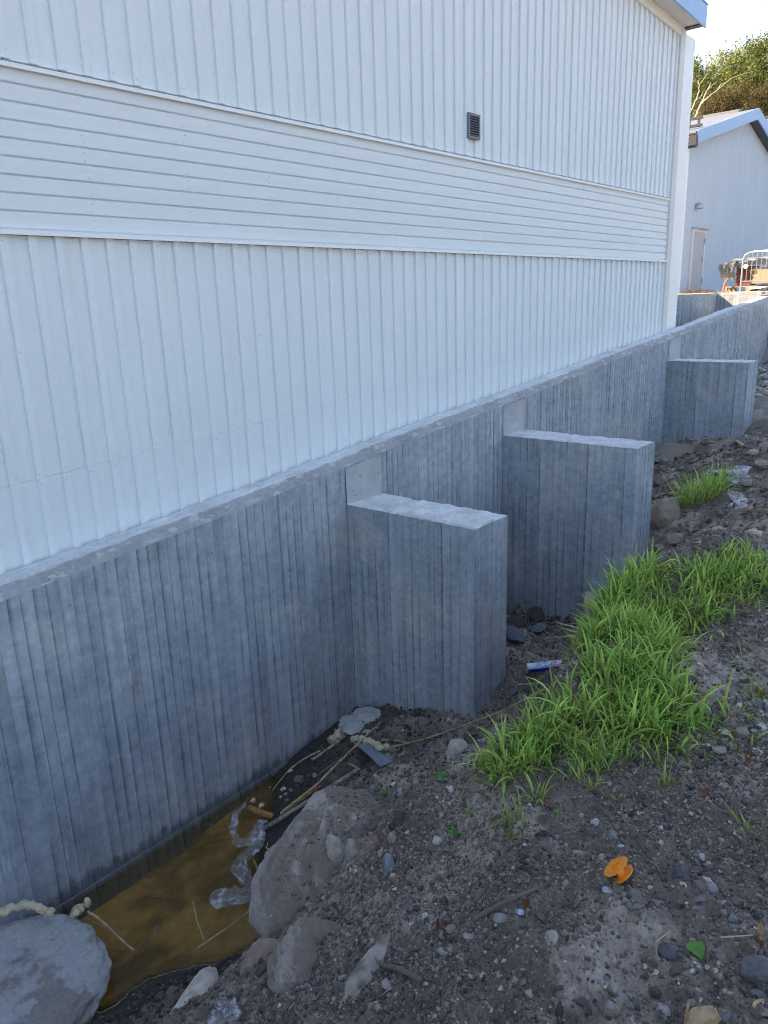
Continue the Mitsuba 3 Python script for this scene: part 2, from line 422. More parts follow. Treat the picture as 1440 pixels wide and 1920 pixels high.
def buttress(x0, x1, yf, zt, zb, seed):
    near = relief(yf + 40.02, YW + 40.02, zb, lambda a: zt, lambda a, z, d: np.stack([x0 - d, a - 40.02, z], -1))
    near.invert()
    front = relief(x0, x1, zb, lambda a: zt, lambda a, z, d: np.stack([a, yf - d, z], -1))
    far = sheet(np.array([[[x1, yf, zb], [x1, yf, zt]], [[x1, YW, zb], [x1, YW, zt]]]))
    b = obj('buttress', cat([near, front, far]), 'concrete', wall, smooth=25)
    ys, xs_ = np.linspace(yf, YW, 60), np.linspace(x0, x1, 24)
    P = np.array([[[x, y, zt] for x in xs_] for y in ys])
    n = (meshkit.fbm(P * [14, 14, 1] + seed, 4, seed) - 0.5) * 0.035
    ex = np.minimum(np.minimum((P[..., 0] - x0), (x1 - P[..., 0])), P[..., 1] - yf)
    edge = sst(0.0, 0.03, ex)
    step = 0.012 * sst(0.36, 0.375, YW - P[..., 1] + 0.03 * np.sin(P[..., 0] * 9))
    P[..., 2] += n * (0.25 + 0.75 * edge) + step * edge * (seed == 1) - 0.012 * (1 - edge) * (meshkit.noise(P * 22, 5) > 0.55)
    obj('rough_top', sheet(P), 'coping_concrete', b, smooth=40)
    zp = ztop_wall((x0 + x1) / 2)
    xp = np.linspace(x0 + 0.003, x1 - 0.003, 20)
    rows_ = np.linspace(0, 1, 14)
    Q = np.array([[[x, YW - 0.0065, zt - 0.005 + (ztop_wall(x) - 0.003 - zt) * t] for t in rows_] for x in xp])
    Q[..., 1] -= (meshkit.fbm(Q * 20, 3, 31 + seed) - 0.5) * 0.004
    q = sheet(Q)
    obj('smooth_patch', q, 'patch_concrete', wall, smooth=40)
    return b


buttress(3.71, 4.10, 2.485, 0.222, -1.75, 1)
buttress(5.78, 6.16, 2.32, 0.398, -1.6, 2)
buttress(9.71, 10.09, 2.60, 0.752, -0.7, 3)

# ---------------------------------------------------------------- the white hall
hall = thing('white_hall', 'large white timber hall with vertical battens, a band of horizontal boards and blue roof edge', 'building')


def zb_frieze(x):
    return 4.465 + 0.05 * (9.8 - x)


core = prism([(-14, -0.6), (9.99, -0.6), (9.99, 4.44), (-2, 5.05), (-14, 4.45)], 3.80, 22.0)
obj('wall', core, 'gap_dark', hall)
MOD, XB, BWID = 0.136, 1.6627, 0.042
N0, N1 = -12, 60


def zlap(x):
    return 0.78 + 0.0545 * (x - 1.48)


def plank(x0, x1, z0a, z0b, z1a, z1b, yf, yb, bev=0.0015):
    """Upright plank with slightly eased front edges; ends may slope."""
    pts = []
    for (x, y, s) in ((x0, yb, 0), (x0, yf + bev, 0), (x0 + bev, yf, 1), (x1 - bev, yf, 1), (x1, yf + bev, 0), (x1, yb, 0)):
        t = (x - x0) / (x1 - x0)
        pts.append(([x, y, z0a + (z0b - z0a) * t], [x, y, z1a + (z1b - z1a) * t]))
    v = np.array([p[0] for p in pts] + [p[1] for p in pts])
    f = []
    for i in range(6):
        j = (i + 1) % 6
        f += [[i, j, 6 + j], [i, 6 + j, 6 + i]]
    for k in range(1, 5):
        f += [[0, k + 1, k], [6, 6 + k, 6 + k + 1]]
    return trimesh.Trimesh(v, f, process=False)


pr = np.random.default_rng(5)
for (za, zb_) in ((2.708, None), (None, 1.956), ('low', None)):
    for n in range(N0, N1 + 1):
        x = XB + MOD * n + pr.uniform(-0.003, 0.003)
        xa, xb = x, x + BWID + pr.uniform(-0.002, 0.002)
        ba, bb = x + BWID / 2 + 0.003, min(x + BWID / 2 + MOD - 0.003, 9.86)
        dy = pr.uniform(-0.001, 0.001)
        if za == 'low':
            z0 = (-0.5, -0.5, -0.5, -0.5)
            z1 = [zlap(v) - 0.0012 for v in (xa, xb, ba, bb)]
            dy -= 0.0008
        elif za is None:
            z0 = [zlap(v) for v in (xa, xb, ba, bb)]
            z1 = (zb_,) * 4
        else:
            z0 = (za + pr.uniform(0, 0.004),) * 2 + (za + 0.003,) * 2
            z1 = [zb_frieze(v) + 0.05 for v in (xa, xb, ba, bb)]
        obj('batten', plank(xa, xb, z0[0], z0[1], z1[0], z1[1], 3.7460 + dy, 3.7622), 'white_paint', hall)
        obj('board', plank(ba, bb, z0[2], z0[3], z1[2], z1[3], 3.763 + dy, 3.783), 'white_paint', hall)
# horizontal cladding boards with shadow grooves
for k in range(9):
    z0 = 1.977 + k * 0.0785
    m = trimesh.creation.box(bounds=[[XB + MOD * N0, 3.748, z0 + 0.0075], [9.87, 3.775, z0 + 0.0785]])
    m = prism([(0, 0), (1, 0), (1, 1), (0, 1)], 0, 1) if False else m
    pf = [(3.775, z0), (3.764, z0 + 0.001), (3.762, z0 + 0.0075), (3.7485, z0 + 0.0115), (3.747, z0 + 0.014), (3.747, z0 + 0.0765), (3.749, z0 + 0.0785), (3.775, z0 + 0.0785)]
    xa, xb = XB + MOD * N0, 9.87
    xs_ = np.linspace(xa, xb, 24)
    S = np.array([[[x, y + 0.0012 * (meshkit.noise(np.array([x * 1.5, k * 7.1, 0.0]), 4) - 0.5), z + 0.002 * (meshkit.noise(np.array([x * 0.9, k * 3.3, 2.0]), 6) - 0.5)] for (y, z) in pf] for x in xs_])
    obj('cladding_board', sheet(S), 'white_paint_h', hall, smooth=20)
obj('backing', box(XB + MOD * N0, 9.86, 3.786, 3.799, -0.5, 4.45), 'gap_dark', hall)
# flashings
obj('flashing', cat([box(-0.6, 9.85, 3.722, 3.780, 2.689, 2.692), box(-0.6, 9.85, 3.722, 3.7245, 2.671, 2.6885), box(-0.6, 9.85, 3.7255, 3.745, 2.6835, 2.6865)]), 'white_trim', hall)
obj('flashing', cat([box(-0.6, 9.88, 3.722, 3.780, 1.9735, 1.976), box(-0.6, 9.88, 3.722, 3.7245, 1.955, 1.9733)]), 'white_trim', hall)
labels[hall + '__flashing'] = {'label': 'white drip flashing above the horizontal boards'}
labels[hall + '__flashing_001'] = {'label': 'white drip flashing below the horizontal boards'}
# nail heads
nails = []
disc = trimesh.creation.cylinder(radius=0.0022, height=0.0014, sections=6)
disc.apply_transform(trimesh.transformations.rotation_matrix(np.pi / 2, [1, 0, 0]))
for x in np.arange(0.3, 9.8, 0.6):
    for k in range(9):
        for dz in (0.026, 0.062):
            if pr.random() < 0.75:
                d = disc.copy()
                d.apply_translation([x + 0.05 + pr.uniform(-0.006, 0.006), 3.7465, 1.977 + k * 0.0785 + dz])
                nails.append(d)
for n in range(N0, N1 + 1):
    x = XB + MOD * n
    for z in (1.93, 2.74, 3.35, 1.42, zlap(x) - 0.03, zlap(x) + 0.03):
        for dx in (0.012, 0.030):
            if pr.random() < 0.5:
                d = disc.copy()
                d.apply_translation([x + dx, 3.7452, z + pr.uniform(-0.006, 0.006)])
                nails.append(d)
kn = obj('nail_heads', cat(nails), 'vent_metal', hall)
labels[kn] = {'label': 'rows of small nail heads', 'kind': 'stuff'}
# corner trim, end panel, frieze, soffit, fascia, roof
obj('corner_trim', cat([box(9.862, 10.0, 3.722, 3.80, -0.3, 4.60)]), 'soffit_paint', hall)
obj('end_panel', box(10.004, 10.45, 3.77, 3.95, -0.3, 4.545), 'white_trim', hall)
XE = 10.05
fz = prism([(-3, zb_frieze(-3)), (9.99, zb_frieze(9.99)), (9.99, zb_frieze(9.99) + 0.16), (-3, zb_frieze(-3) + 0.16)], 3.728, 3.80)
obj('frieze_board', fz, 'cream_trim', hall)
zs = lambda x: zb_frieze(x) + 0.105
obj('soffit', prism([(-3, zs(-3)), (9.94, zs(9.94)), (9.94, zs(9.94) + 0.02), (-3, zs(-3) + 0.02)], 3.535, 3.727), 'cream_trim', hall)
obj('soffit_end', prism([(9.945, zs(9.945) - 0.012), (XE - 0.03, zs(XE) - 0.014), (XE - 0.03, zs(XE) + 0.02), (9.945, zs(9.945) + 0.02)], 3.535, 3.766), 'dark_metal', hall)
zf = lambda x: zs(x) - 0.022
fas = obj('fascia', prism([(-3, zf(-3)), (XE, zf(XE)), (XE, zf(XE) + 0.225), (-3, zf(-3) + 0.225)], 3.515, 3.533), 'blue_fascia', hall)
obj('edge_strip', prism([(-3, zf(-3) + 0.228), (XE, zf(XE) + 0.228), (XE, zf(XE) + 0.236), (-3, zf(-3) + 0.236)], 3.505, 3.56), 'blue_fascia', fas)
roof = prism([(-26, zs(-2) - 1.2 + 0.0), (-2.0, zs(-2.0) + 0.024), (XE - 0.02, zs(XE) + 0.024), (XE - 0.02, zs(XE) + 0.20), (-2.0, zs(-2.0) + 0.20), (-26, zs(-2) - 1.0)], 3.537, 22.3)
obj('roof', roof, 'dark_metal', hall)
# vent grille
vent = obj('vent', cat([box(5.485, 5.500, 3.724, 3.745, 2.835, 3.020), box(5.630, 5.645, 3.724, 3.745, 2.835, 3.020), box(5.5005, 5.6295, 3.724, 3.745, 2.835, 2.852), box(5.5005, 5.6295, 3.724, 3.745, 3.0, 3.020)]), 'vent_metal', hall)
obj('dark_opening', box(5.5006, 5.6294, 3.7425, 3.745, 2.8525, 2.9995), 'dark_metal', vent)
for k in range(8):
    z = 2.855 + k * 0.018
    m = box(5.5008, 5.6292, -0.0008, 0.0008, 0, 0.014)
    m.apply_transform(trimesh.transformations.rotation_matrix(-0.75, [1, 0, 0]))
    m.apply_translation([0, 3.7265, z + 0.002])
    obj('slat', m, 'vent_metal', vent)

# ---------------------------------------------------------------- inner yard walls
yard = thing('yard_wall', 'short concrete wall beyond the hall corner, dark face and sunlit face with pale top', 'retaining wall')
obj('dark_face', relief(10.47, 14.29, -0.6, lambda a: 1.50, lambda a, z, d: np.stack([a, 4.47 - d, z], -1)), 'concrete', yard, smooth=25)
sf = relief(3.75 + 40.02, 4.47 + 40.02, -0.6, lambda a: 1.50, lambda a, z, d: np.stack([14.30 - d, a - 40.02, z], -1))
sf.invert()
obj('sunlit_face', sf, 'concrete', yard, smooth=25)
obj('top', cat([box(10.47, 14.53, 4.465, 4.70, 1.501, 1.545), box(14.295, 14.53, 3.74, 4.464, 1.501, 1.545)]), 'coping_concrete', yard)

# ---------------------------------------------------------------- stones and soil litter
ICO = trimesh.creation.icosphere(subdivisions=0)


def up(x, y, h=0.0):
    return np.array([x, y, float(height(np.array([x]), np.array([y]))[0]) + h])


def scatter_stones(P, R, col, seed, flat=0.7):
    r = np.random.default_rng(seed)
    n = len(P)
    V, F = np.array(ICO.vertices), np.array(ICO.faces)
    q = Rotation.random(n, random_state=seed).as_matrix()
    jit = 1 + r.uniform(-0.32, 0.32, (n, len(V), 1))
    sc = R[:, None] * r.uniform([0.75, 0.6, 0.45], [1.3, 1.0, 0.85], (n, 3))
    v = np.einsum('nij,nkj->nki', q, V[None] * jit * sc[:, None])
    v[..., 2] *= flat
    v = v + P[:, None]
    f = (np.arange(n)[:, None, None] * len(V) + F[None]).reshape(-1, 3)
    c = np.repeat(col[:, None], len(V), 1).reshape(-1, 3)
    return v.reshape(-1, 3), f, c


def stone_colors(r, n, light):
    g = np.exp(r.normal(np.log(0.105), 0.5, n))
    li = r.random(n) < light
    g = np.where(li, r.uniform(0.24, 0.46, n), g)
    t = r.random((n, 1))
    tint = (1 - t) * np.array([0.99, 1.0, 1.03]) + t * np.array([1.16, 0.99, 0.86])
    return g[:, None] * tint


mat('vertex_rough', {'type': 'mesh_attribute', 'name': 'vertex_color'}, 0.95, (b_soil, 0.002))
r3 = np.random.default_rng(11)
V3, F3, C3, off = [], [], [], 0
for n, (xa, xb), (ya, yb), med, spread, mx, light in ((15000, (0.75, 2.9), (-0.15, 1.75), 0.0042, 0.6, 0.02, 0.07), (8000, (2.4, 5.0), (-0.1, 1.75), 0.006, 0.55, 0.024, 0.07),
                                                      (4000, (4.6, 9.5), (0.4, 3.4), 0.010, 0.5, 0.04, 0.07), (4500, (1.0, 3.6), (1.7, 3.5), 0.0065, 0.6, 0.03, 0.04), (2500, (3.6, 5.8), (1.7, 3.5), 0.009, 0.5, 0.03, 0.03)):
    x, y = r3.uniform(xa, xb, n), r3.uniform(ya, yb, n)
    keep = meshkit.noise(np.stack([x * 4.5, y * 4.5, 0 * x], -1), 77) + r3.uniform(-0.35, 0.35, n) > 0.40
    x, y = x[keep], y[keep]
    z = height(x, y)
    R = np.minimum(med * np.exp(r3.normal(0, spread, len(x))), mx)
    dry = z > -1.47
    x, y, z, R = x[dry], y[dry], z[dry], R[dry]
    col = stone_colors(r3, len(x), light) * np.where(z < -1.2, 0.5, 1.0)[:, None]
    v, f, c = scatter_stones(np.stack([x, y, z + 0.25 * R], -1), R, col, 100 + n)
    V3.append(v); F3.append(f + off); C3.append(c); off += len(v)
struct('soil_gravel', trimesh.Trimesh(np.concatenate(V3), np.concatenate(F3), process=False), 'vertex',
       'small grey stones and soil crumbs scattered over the dark bank', 'gravel', kind='stuff', color=np.concatenate(C3))
OV = np.array([[1, 0, 0], [-1, 0, 0], [0, 1, 0], [0, -1, 0], [0, 0, 1], [0, 0, -1.0]])
OF = np.array([[0, 2, 4], [2, 1, 4], [1, 3, 4], [3, 0, 4], [2, 0, 5], [1, 2, 5], [3, 1, 5], [0, 3, 5]])
V3, F3, C3, off = [], [], [], 0
for n, (xa, xb), (ya, yb), med, sp, mx in ((95000, (0.75, 2.7), (-0.2, 1.75), 0.0034, 0.5, 0.012), (42000, (2.3, 5.0), (-0.1, 1.8), 0.0050, 0.5, 0.016), (16000, (0.9, 5.8), (1.6, 3.3), 0.0065, 0.55, 0.02), (9000, (5.0, 10.0), (0.3, 3.4), 0.012, 0.5, 0.04)):
    x, y = r3.uniform(xa, xb, n), r3.uniform(ya, yb, n)
    keep = 0.75 * meshkit.fbm(np.stack([x * 3.7, y * 3.7, 0 * x], -1), 3, 93) + 0.25 * meshkit.noise(np.stack([x * 17, y * 17, 0 * x], -1), 95) + r3.uniform(-0.22, 0.22, n) > 0.42
    x, y = x[keep], y[keep]
    z = height(x, y)
    ok = z > -1.47
    x, y, z = x[ok], y[ok], z[ok]
    n = len(x)
    R = np.minimum(med * np.exp(r3.normal(0, sp, n)), mx)
    q = Rotation.random(n, random_state=n).as_matrix()
    v = np.einsum('nij,nkj->nki', q, OV[None] * r3.uniform(0.6, 1.35, (n, 6, 1)) * R[:, None, None])
    v = v + np.stack([x, y, z + 0.30 * R], -1)[:, None]
    wet = np.where(z < -1.15, 0.45, 1.0)[:, None]
    c = np.array([0.205, 0.165, 0.139]) * np.exp(r3.normal(-0.15, 0.42, (n, 1))) * wet
    V3.append(v.reshape(-1, 3)); F3.append((np.arange(n)[:, None, None] * 6 + OF[None]).reshape(-1, 3) + off); C3.append(np.repeat(c, 6, 0)); off += 6 * n
struct('soil_crumbs', trimesh.Trimesh(np.concatenate(V3), np.concatenate(F3), process=False), 'vertex',
       'fine dark soil crumbs covering the whole bank', 'soil crumbs', kind='stuff', color=np.concatenate(C3))
n = 2600
x, y = r3.uniform(0.75, 5.2, n), r3.uniform(-0.2, 2.6, n)
keep = meshkit.noise(np.stack([x * 3.1, y * 3.1, 0 * x], -1), 91) + r3.uniform(-0.2, 0.2, n) > 0.52
x, y = x[keep], y[keep]
z = height(x, y)
x, y, z = x[z > -1.4], y[z > -1.4], z[z > -1.4]
R = np.minimum(0.013 * np.exp(r3.normal(0, 0.5, len(x))), 0.05)
clod = np.array([0.17, 0.145, 0.13]) * r3.uniform(0.55, 1.25, (len(x), 1))
v, f, c = scatter_stones(np.stack([x, y, z - 0.1 * R], -1), R, clod, 950)
struct('soil_clods', trimesh.Trimesh(v, f, process=False), 'vertex_rough', 'loose crumbly clods of brown soil heaped over the bank', 'soil clods', kind='stuff', color=c)
n = 5200
x, y = r3.uniform(11.2, 15.6, n), r3.uniform(0.6, 3.5, n)
R = np.minimum(0.035 * np.exp(r3.normal(0, 0.45, n)), 0.12)
col = np.clip(np.exp(r3.normal(np.log(0.30), 0.3, (n, 1))), 0, 0.5) * np.array([1.08, 1.0, 0.88])
v, f, c = scatter_stones(np.stack([x, y, height(x, y) + 0.3 * R], -1), R, col, 900)
struct('coarse_gravel', trimesh.Trimesh(v, f, process=False), 'vertex', 'coarse beige gravel slope beyond the end of the concrete wall', 'gravel', kind='stuff', color=c)

mat('stone', {'type': 'mesh_attribute', 'name': 'vertex_color'}, 0.88, (b_rock, 0.003))


def rock_mesh(rad, seed, sub=4, rough=0.22, cuts=7, rot=0.0, tilt=(0, 0)):
    r = np.random.default_rng(seed)
    m = trimesh.creation.icosphere(subdivisions=sub)
    v = np.array(m.vertices)
    for _ in range(cuts):
        d = r.normal(size=3)
        d /= np.linalg.norm(d)
        h = r.uniform(0.62, 0.88)
        s = v @ d
        v = v - np.maximum(s - h, 0)[:, None] * d * 0.9
    v *= (1 + rough * (meshkit.fbm(v * 1.6 + seed * 3.1, 4, seed) - 0.5) * 1.6 + 0.10 * (meshkit.fbm(v * 7 + seed, 3, seed + 3) - 0.5))[:, None]
    v = v * np.asarray(rad)
    v = v @ Rotation.from_euler('xyz', [tilt[0], tilt[1], rot]).as_matrix().T
    return trimesh.Trimesh(v, np.array(m.faces), process=False)


def rock(name, c, rad, seed, label, cat_='stone', color=None, rot=0.0, tilt=(0, 0), cuts=7, rough=0.22, sub=3, group=None, dirt=0.0):
    m = rock_mesh(rad, seed, sub, rough, cuts, rot, tilt)
    v = np.array(m.vertices)
    m.apply_translation(c)
    if color is None:
        return single(name, m, 'rock', label, cat_, group, smooth=True)
    color = np.asarray(color) * 1.2 * np.array([1.06, 1.0, 0.93])
    s = 0.55 + 0.9 * meshkit.fbm(v / max(rad) * 5 + seed, 4, seed)
    return single(name, m, 'stone', label, cat_, group, smooth=sub > 3, color=np.clip(s[:, None] * np.asarray(color), 0, 1))


rock('boulder', (2.00, 2.13, -1.13), (0.48, 0.38, 0.50), 4, 'huge brown soil-smeared boulder with a pale scraped face beside the puddle', 'boulder', rot=0.5, tilt=(0.2, -0.25), sub=5, rough=0.26, cuts=10)
# soil lying on the boulder's upper, bank-side face
_bm = rock_mesh((0.48, 0.38, 0.50), 4, 5, 0.26, 10, 0.5, (0.2, -0.25))
_bm.apply_translation((2.00, 2.13, -1.13))
_fi = np.random.default_rng(17).choice(len(_bm.faces), 9000, replace=False)
_fn, _fc = np.array(_bm.face_normals)[_fi], np.array(_bm.triangles_center)[_fi]
_w = 0.55 * _fn[:, 2] + 0.5 * _fn[:, 0] - 0.35 * _fn[:, 1] + 0.9 * (meshkit.fbm(_fc * 6, 3, 8) - 0.5)
_fc = _fc[_w > 0.42]
_R = np.minimum(0.0042 * np.exp(r3.normal(0, 0.5, len(_fc))), 0.013)
v, f, c = scatter_stones(_fc + np.array([0, 0, 0.001]), _R, np.array([0.205, 0.165, 0.139]) * np.exp(r3.normal(-0.15, 0.4, (len(_fc), 1))), 960)
struct('boulder_soil', trimesh.Trimesh(v, f, process=False), 'vertex', 'crumbs of brown soil lying on the upper side of the huge boulder', 'soil crumbs', kind='stuff', color=c)
rock('boulder', np.array((1.439, 1.639, -0.700)), (0.16, 0.17, 0.15), 9, 'rounded soil-brown rock below the huge boulder at the bank foot', 'boulder', sub=4, rough=0.35)
rock('boulder', (1.462, 1.955, -0.970), (0.11, 0.13, 0.13), 10, 'brown angular rock just left of the rounded soil-brown rock', 'boulder', color=(0.21, 0.16, 0.135), rough=0.35, sub=4)
rock('boulder', (1.332, 2.281, -1.200), (0.15, 0.10, 0.06), 12, 'brown rock with whitish scraped top at the lower edge of the puddle', 'boulder', color=(0.40, 0.37, 0.35), sub=4, rot=0.4)
rock('boulder', (6.998, 2.490, -0.500), (0.22, 0.19, 0.24), 13, 'brown rock leaning against the right side of the second buttress', 'boulder', color=(0.24, 0.20, 0.17), sub=4)
rock('boulder', (6.068, 1.735, -0.330), (0.22, 0.12, 0.10), 15, 'flat brown rock just behind the upper edge of the grass', 'boulder', color=(0.28, 0.23, 0.20), sub=4, rot=0.6)
rock('boulder', (5.434, 1.291, -0.080), (0.18, 0.10, 0.06), 16, 'low tan rock at the right picture edge behind the grass', 'boulder', color=(0.34, 0.28, 0.22), sub=4, rot=0.3)
rock('boulder', (3.918, 1.728, -0.220), (0.16, 0.10, 0.20), 18, 'brown rock at the grass edge in front of the second buttress foot', 'boulder', color=(0.27, 0.22, 0.19), sub=4, rot=0.9)
rock('boulder', (2.320, 1.613, -0.300), (0.13, 0.07, 0.06), 19, 'grey soil-covered rock on the bank edge left of the grass', 'boulder', color=(0.24, 0.225, 0.215), sub=4, rot=0.85)
for k, (c, rad, col, rot, lab) in enumerate([
    ((1.965, 2.044, -0.780), (0.045, 0.05, 0.105), (0.30, 0.28, 0.265), 0.5, 'pale elongated stone, first to the right on the huge boulder'),
    ((1.930, 1.902, -0.720), (0.036, 0.04, 0.10), (0.24, 0.23, 0.22), 0.3, 'speckled grey elongated stone between a pale and a reddish stone'),
    ((1.864, 1.714, -0.560), (0.055, 0.05, 0.10), (0.20, 0.14, 0.125), 0.2, 'reddish-brown pointed stone between the speckled and the blue-grey stone'),
    ((1.780, 1.557, -0.480), (0.047, 0.03, 0.075), (0.17, 0.20, 0.235), 0.7, 'flat blue-grey stone standing on edge in the soil'),
]):
    rock('stone', c, rad, 40 + k, lab, color=col, rot=rot, tilt=(-0.35, 0.3), cuts=8)
STONES = [
    (17, 19, (0.25, 0.24, 0.235), 'pale grey stone lying alone in the middle of the lower soil'),
    (23, 22, (0.075, 0.08, 0.095), 'dark grey lump just left of the green leaf'),
    (34, 26, (0.085, 0.085, 0.095), 'biggest dark stone at the lower right picture edge'),
    (12, 11, (0.14, 0.14, 0.15), 'round grey stone above the orange spool'),
    (12, 10, (0.33, 0.32, 0.32), 'whitish stone next to the small green weed'),
    (20, 19, (0.065, 0.066, 0.075), 'dark rough lump to the right of the orange spool'),
    (16, 15, (0.17, 0.165, 0.175), 'grey stone lower right of the dark rough lump'),
    (17, 13, (0.19, 0.18, 0.19), 'grey stone under the brown twig'),
    (9, 7, (0.26, 0.28, 0.31), 'small pale blue-grey stone right of the dark rough lump'),
    (13, 4, (0.28, 0.29, 0.31), 'thin pale stone flake lying above the orange spool'),
    (14, 11, (0.16, 0.165, 0.18), 'left one of two touching blue-grey stones above the dark stone'),
    (12, 10, (0.15, 0.16, 0.185), 'right one of two touching blue-grey stones above the dark stone'),
    (8, 8, (0.23, 0.22, 0.21), 'small tan-grey stone between the grey stones at right'),
    (10, 9, (0.29, 0.32, 0.34), 'pale blue-grey stone chip in the lower left soil'),
    (11, 12, (0.11, 0.12, 0.135), 'dark blue-grey egg-shaped stone at the bottom of the picture'),
    (15, 11, (0.1, 0.105, 0.115), 'dark stone beside the wood chip at the bottom right'),
    (12, 6, (0.25, 0.29, 0.33), 'flat pale blue stone below the orange spool'),
    (13, 11, (0.16, 0.165, 0.175), 'grey stone halfway between spool and green leaf'),
    (13, 9, (0.155, 0.155, 0.165), 'grey stone left of the brown twig end'),
    (10, 10, (0.19, 0.19, 0.195), 'grey angular stone at the left of the stony patch'),
    (11, 9, (0.21, 0.215, 0.22), 'pale grey stone near the small yellow foam crumb'),
    (14, 6, (0.27, 0.26, 0.25), 'flat pale stone under the left twig end'),
    (16, 9, (0.24, 0.24, 0.245), 'flat pale stone left of the wood chip'),
    (11, 12, (0.22, 0.215, 0.21), 'pale stone above the flat blue-grey stone'),
    (8, 11, (0.33, 0.36, 0.36), 'small whitish stone in front of the scorched wood piece'),
    (9, 10, (0.2, 0.13, 0.11), 'small reddish stone at the bottom edge of the bank'),
    (10, 7, (0.36, 0.36, 0.36), 'small white stone on the bank edge above the weed'),
    (8, 6, (0.3, 0.3, 0.31), 'small pale stone beside the bright green clover'),
    (9, 9, (0.27, 0.28, 0.3), 'pale stone at the right edge below the grass'),
    (20, 8, (0.36, 0.34, 0.33), 'flat whitish stone at the right edge of the soil'),
    (16, 6, (0.24, 0.23, 0.2), 'flat tan stone just below the grass'),
    (14, 7, (0.25, 0.24, 0.24), 'flat grey stone with dry leaves at the right'),
    (8, 6, (0.17, 0.16, 0.16), 'dark stone among the laths in the trench'),
    (14, 10, (0.1, 0.085, 0.08), 'brown stone between two laths in the trench'),
    (12, 8, (0.13, 0.11, 0.11), 'dark reddish stone near the foam crumbs'),
]
PXY = [((1.495, 0.753, -0.059), 0.00143), ((1.629, 0.488, -0.042), 0.00137), ((1.675, 0.295, -0.003), 0.00130), ((1.947, 0.786, -0.036), 0.00167), ((1.859, 1.408, -0.313), 0.00196), ((1.887, 0.553, -0.012), 0.00153), ((1.887, 0.472, -0.018), 0.00150), ((1.526, 0.933, -0.123), 0.00154), ((2.013, 0.519, -0.046), 0.00159), ((2.046, 0.885, -0.097), 0.00178), ((1.806, 0.389, -0.008), 0.00141), ((1.786, 0.356, 0.001), 0.00139), ((1.834, 0.421, 0.001), 0.00144), ((1.367, 0.889, -0.168), 0.00144), ((1.424, 0.511, -0.051), 0.00128), ((1.489, 0.312, 0.006), 0.00121), ((1.721, 0.700, -0.034), 0.00151), ((1.775, 0.577, -0.046), 0.00149), ((1.490, 1.080, -0.222), 0.00160), ((1.464, 1.096, -0.233), 0.00160), ((1.379, 1.030, -0.185), 0.00151), ((1.481, 1.006, -0.190), 0.00156), ((1.468, 0.444, -0.054), 0.00127), ((1.870, 1.635, -0.420), 0.00208), ((1.526, 1.209, -0.284), 0.00169), ((1.173, 1.536, -0.615), 0.00172), ((2.052, 1.485, -0.238), 0.00208), ((2.425, 2.053, -0.711), 0.00261), ((2.944, 0.606, 0.035), 0.00209), ((2.644, 0.552, -0.017), 0.00192), ((2.611, 0.667, -0.023), 0.00196), ((2.357, 0.510, 0.001), 0.00175), ((2.925, 3.223, -1.410), 0.00353), ((2.874, 2.993, -1.302), 0.00338), ((2.867, 3.317, -1.447), 0.00355)]
for k, ((w, h, col, lab), (c, s)) in enumerate(zip(STONES, PXY)):
    rock('stone', np.array(c) + [0, 0, 0.05 * h * s], (w * s, w * s * 0.8, h * s * 0.85), 60 + k, lab, color=col, rot=0.7 + k, cuts=8)

# ---------------------------------------------------------------- grass
scene['grass_leaf'] = {'type': 'principledthin', 'base_color': {'type': 'mesh_attribute', 'name': 'vertex_color'}, 'roughness': 0.5, 'diff_trans': 0.7, 'spec_trans': 0.0}


def blades(base, az, L, W, lean, droop, root, tip, seed, segs=6):
    """Grass blades as bent, slightly folded ribbons; colours run from root to tip."""
    r = np.random.default_rng(seed)
    n = len(base)
    t = np.linspace(0, 1, segs + 1)
    ang = lean[:, None] + droop[:, None] * t[None] ** 1.4
    dx, dz = np.sin(ang), np.cos(ang)
    s = L[:, None] / segs
    px = np.concatenate([np.zeros((n, 1)), np.cumsum(dx[:, :-1] * s, 1)], 1)
    pz = np.concatenate([np.zeros((n, 1)), np.cumsum(dz[:, :-1] * s, 1)], 1)
    a = np.stack([np.cos(az), np.sin(az)], -1)
    tw = r.uniform(-0.9, 0.9, n)
    sd = np.stack([-np.sin(az + tw), np.cos(az + tw)], -1)
    wid = W[:, None] * np.clip(1.15 * (1 - t ** 2.2), 0.04, 1)[None] * np.clip(0.45 + t * 2.5, 0, 1)[None]
    c = np.empty((n, segs + 1, 3))
    c[..., :2] = base[:, None, :2] + a[:, None] * px[..., None]
    c[..., 2] = base[:, None, 2] + pz
    side = np.concatenate([sd, r.uniform(-0.25, 0.25, (n, 1))], -1)
    Lf, Rt = c + side[:, None] * wid[..., None] / 2, c - side[:, None] * wid[..., None] / 2
    mid = c - np.array([0, 0, 0.18]) * wid[..., None]
    v = np.stack([Lf, mid, Rt], 2)
    i = np.arange(n * (segs + 1) * 3).reshape(n, segs + 1, 3)
    q = []
    for k in (0, 1):
        q += [np.stack([i[:, :-1, k], i[:, :-1, k + 1], i[:, 1:, k + 1]], -1).reshape(-1, 3), np.stack([i[:, :-1, k], i[:, 1:, k + 1], i[:, 1:, k]], -1).reshape(-1, 3)]
    col = root[:, None] + (tip - root)[:, None] * np.clip(t * 1.6, 0, 1)[None, :, None]
    return v.reshape(-1, 3), np.concatenate(q), np.repeat(col[:, :, None], 3, 2).reshape(-1, 3)


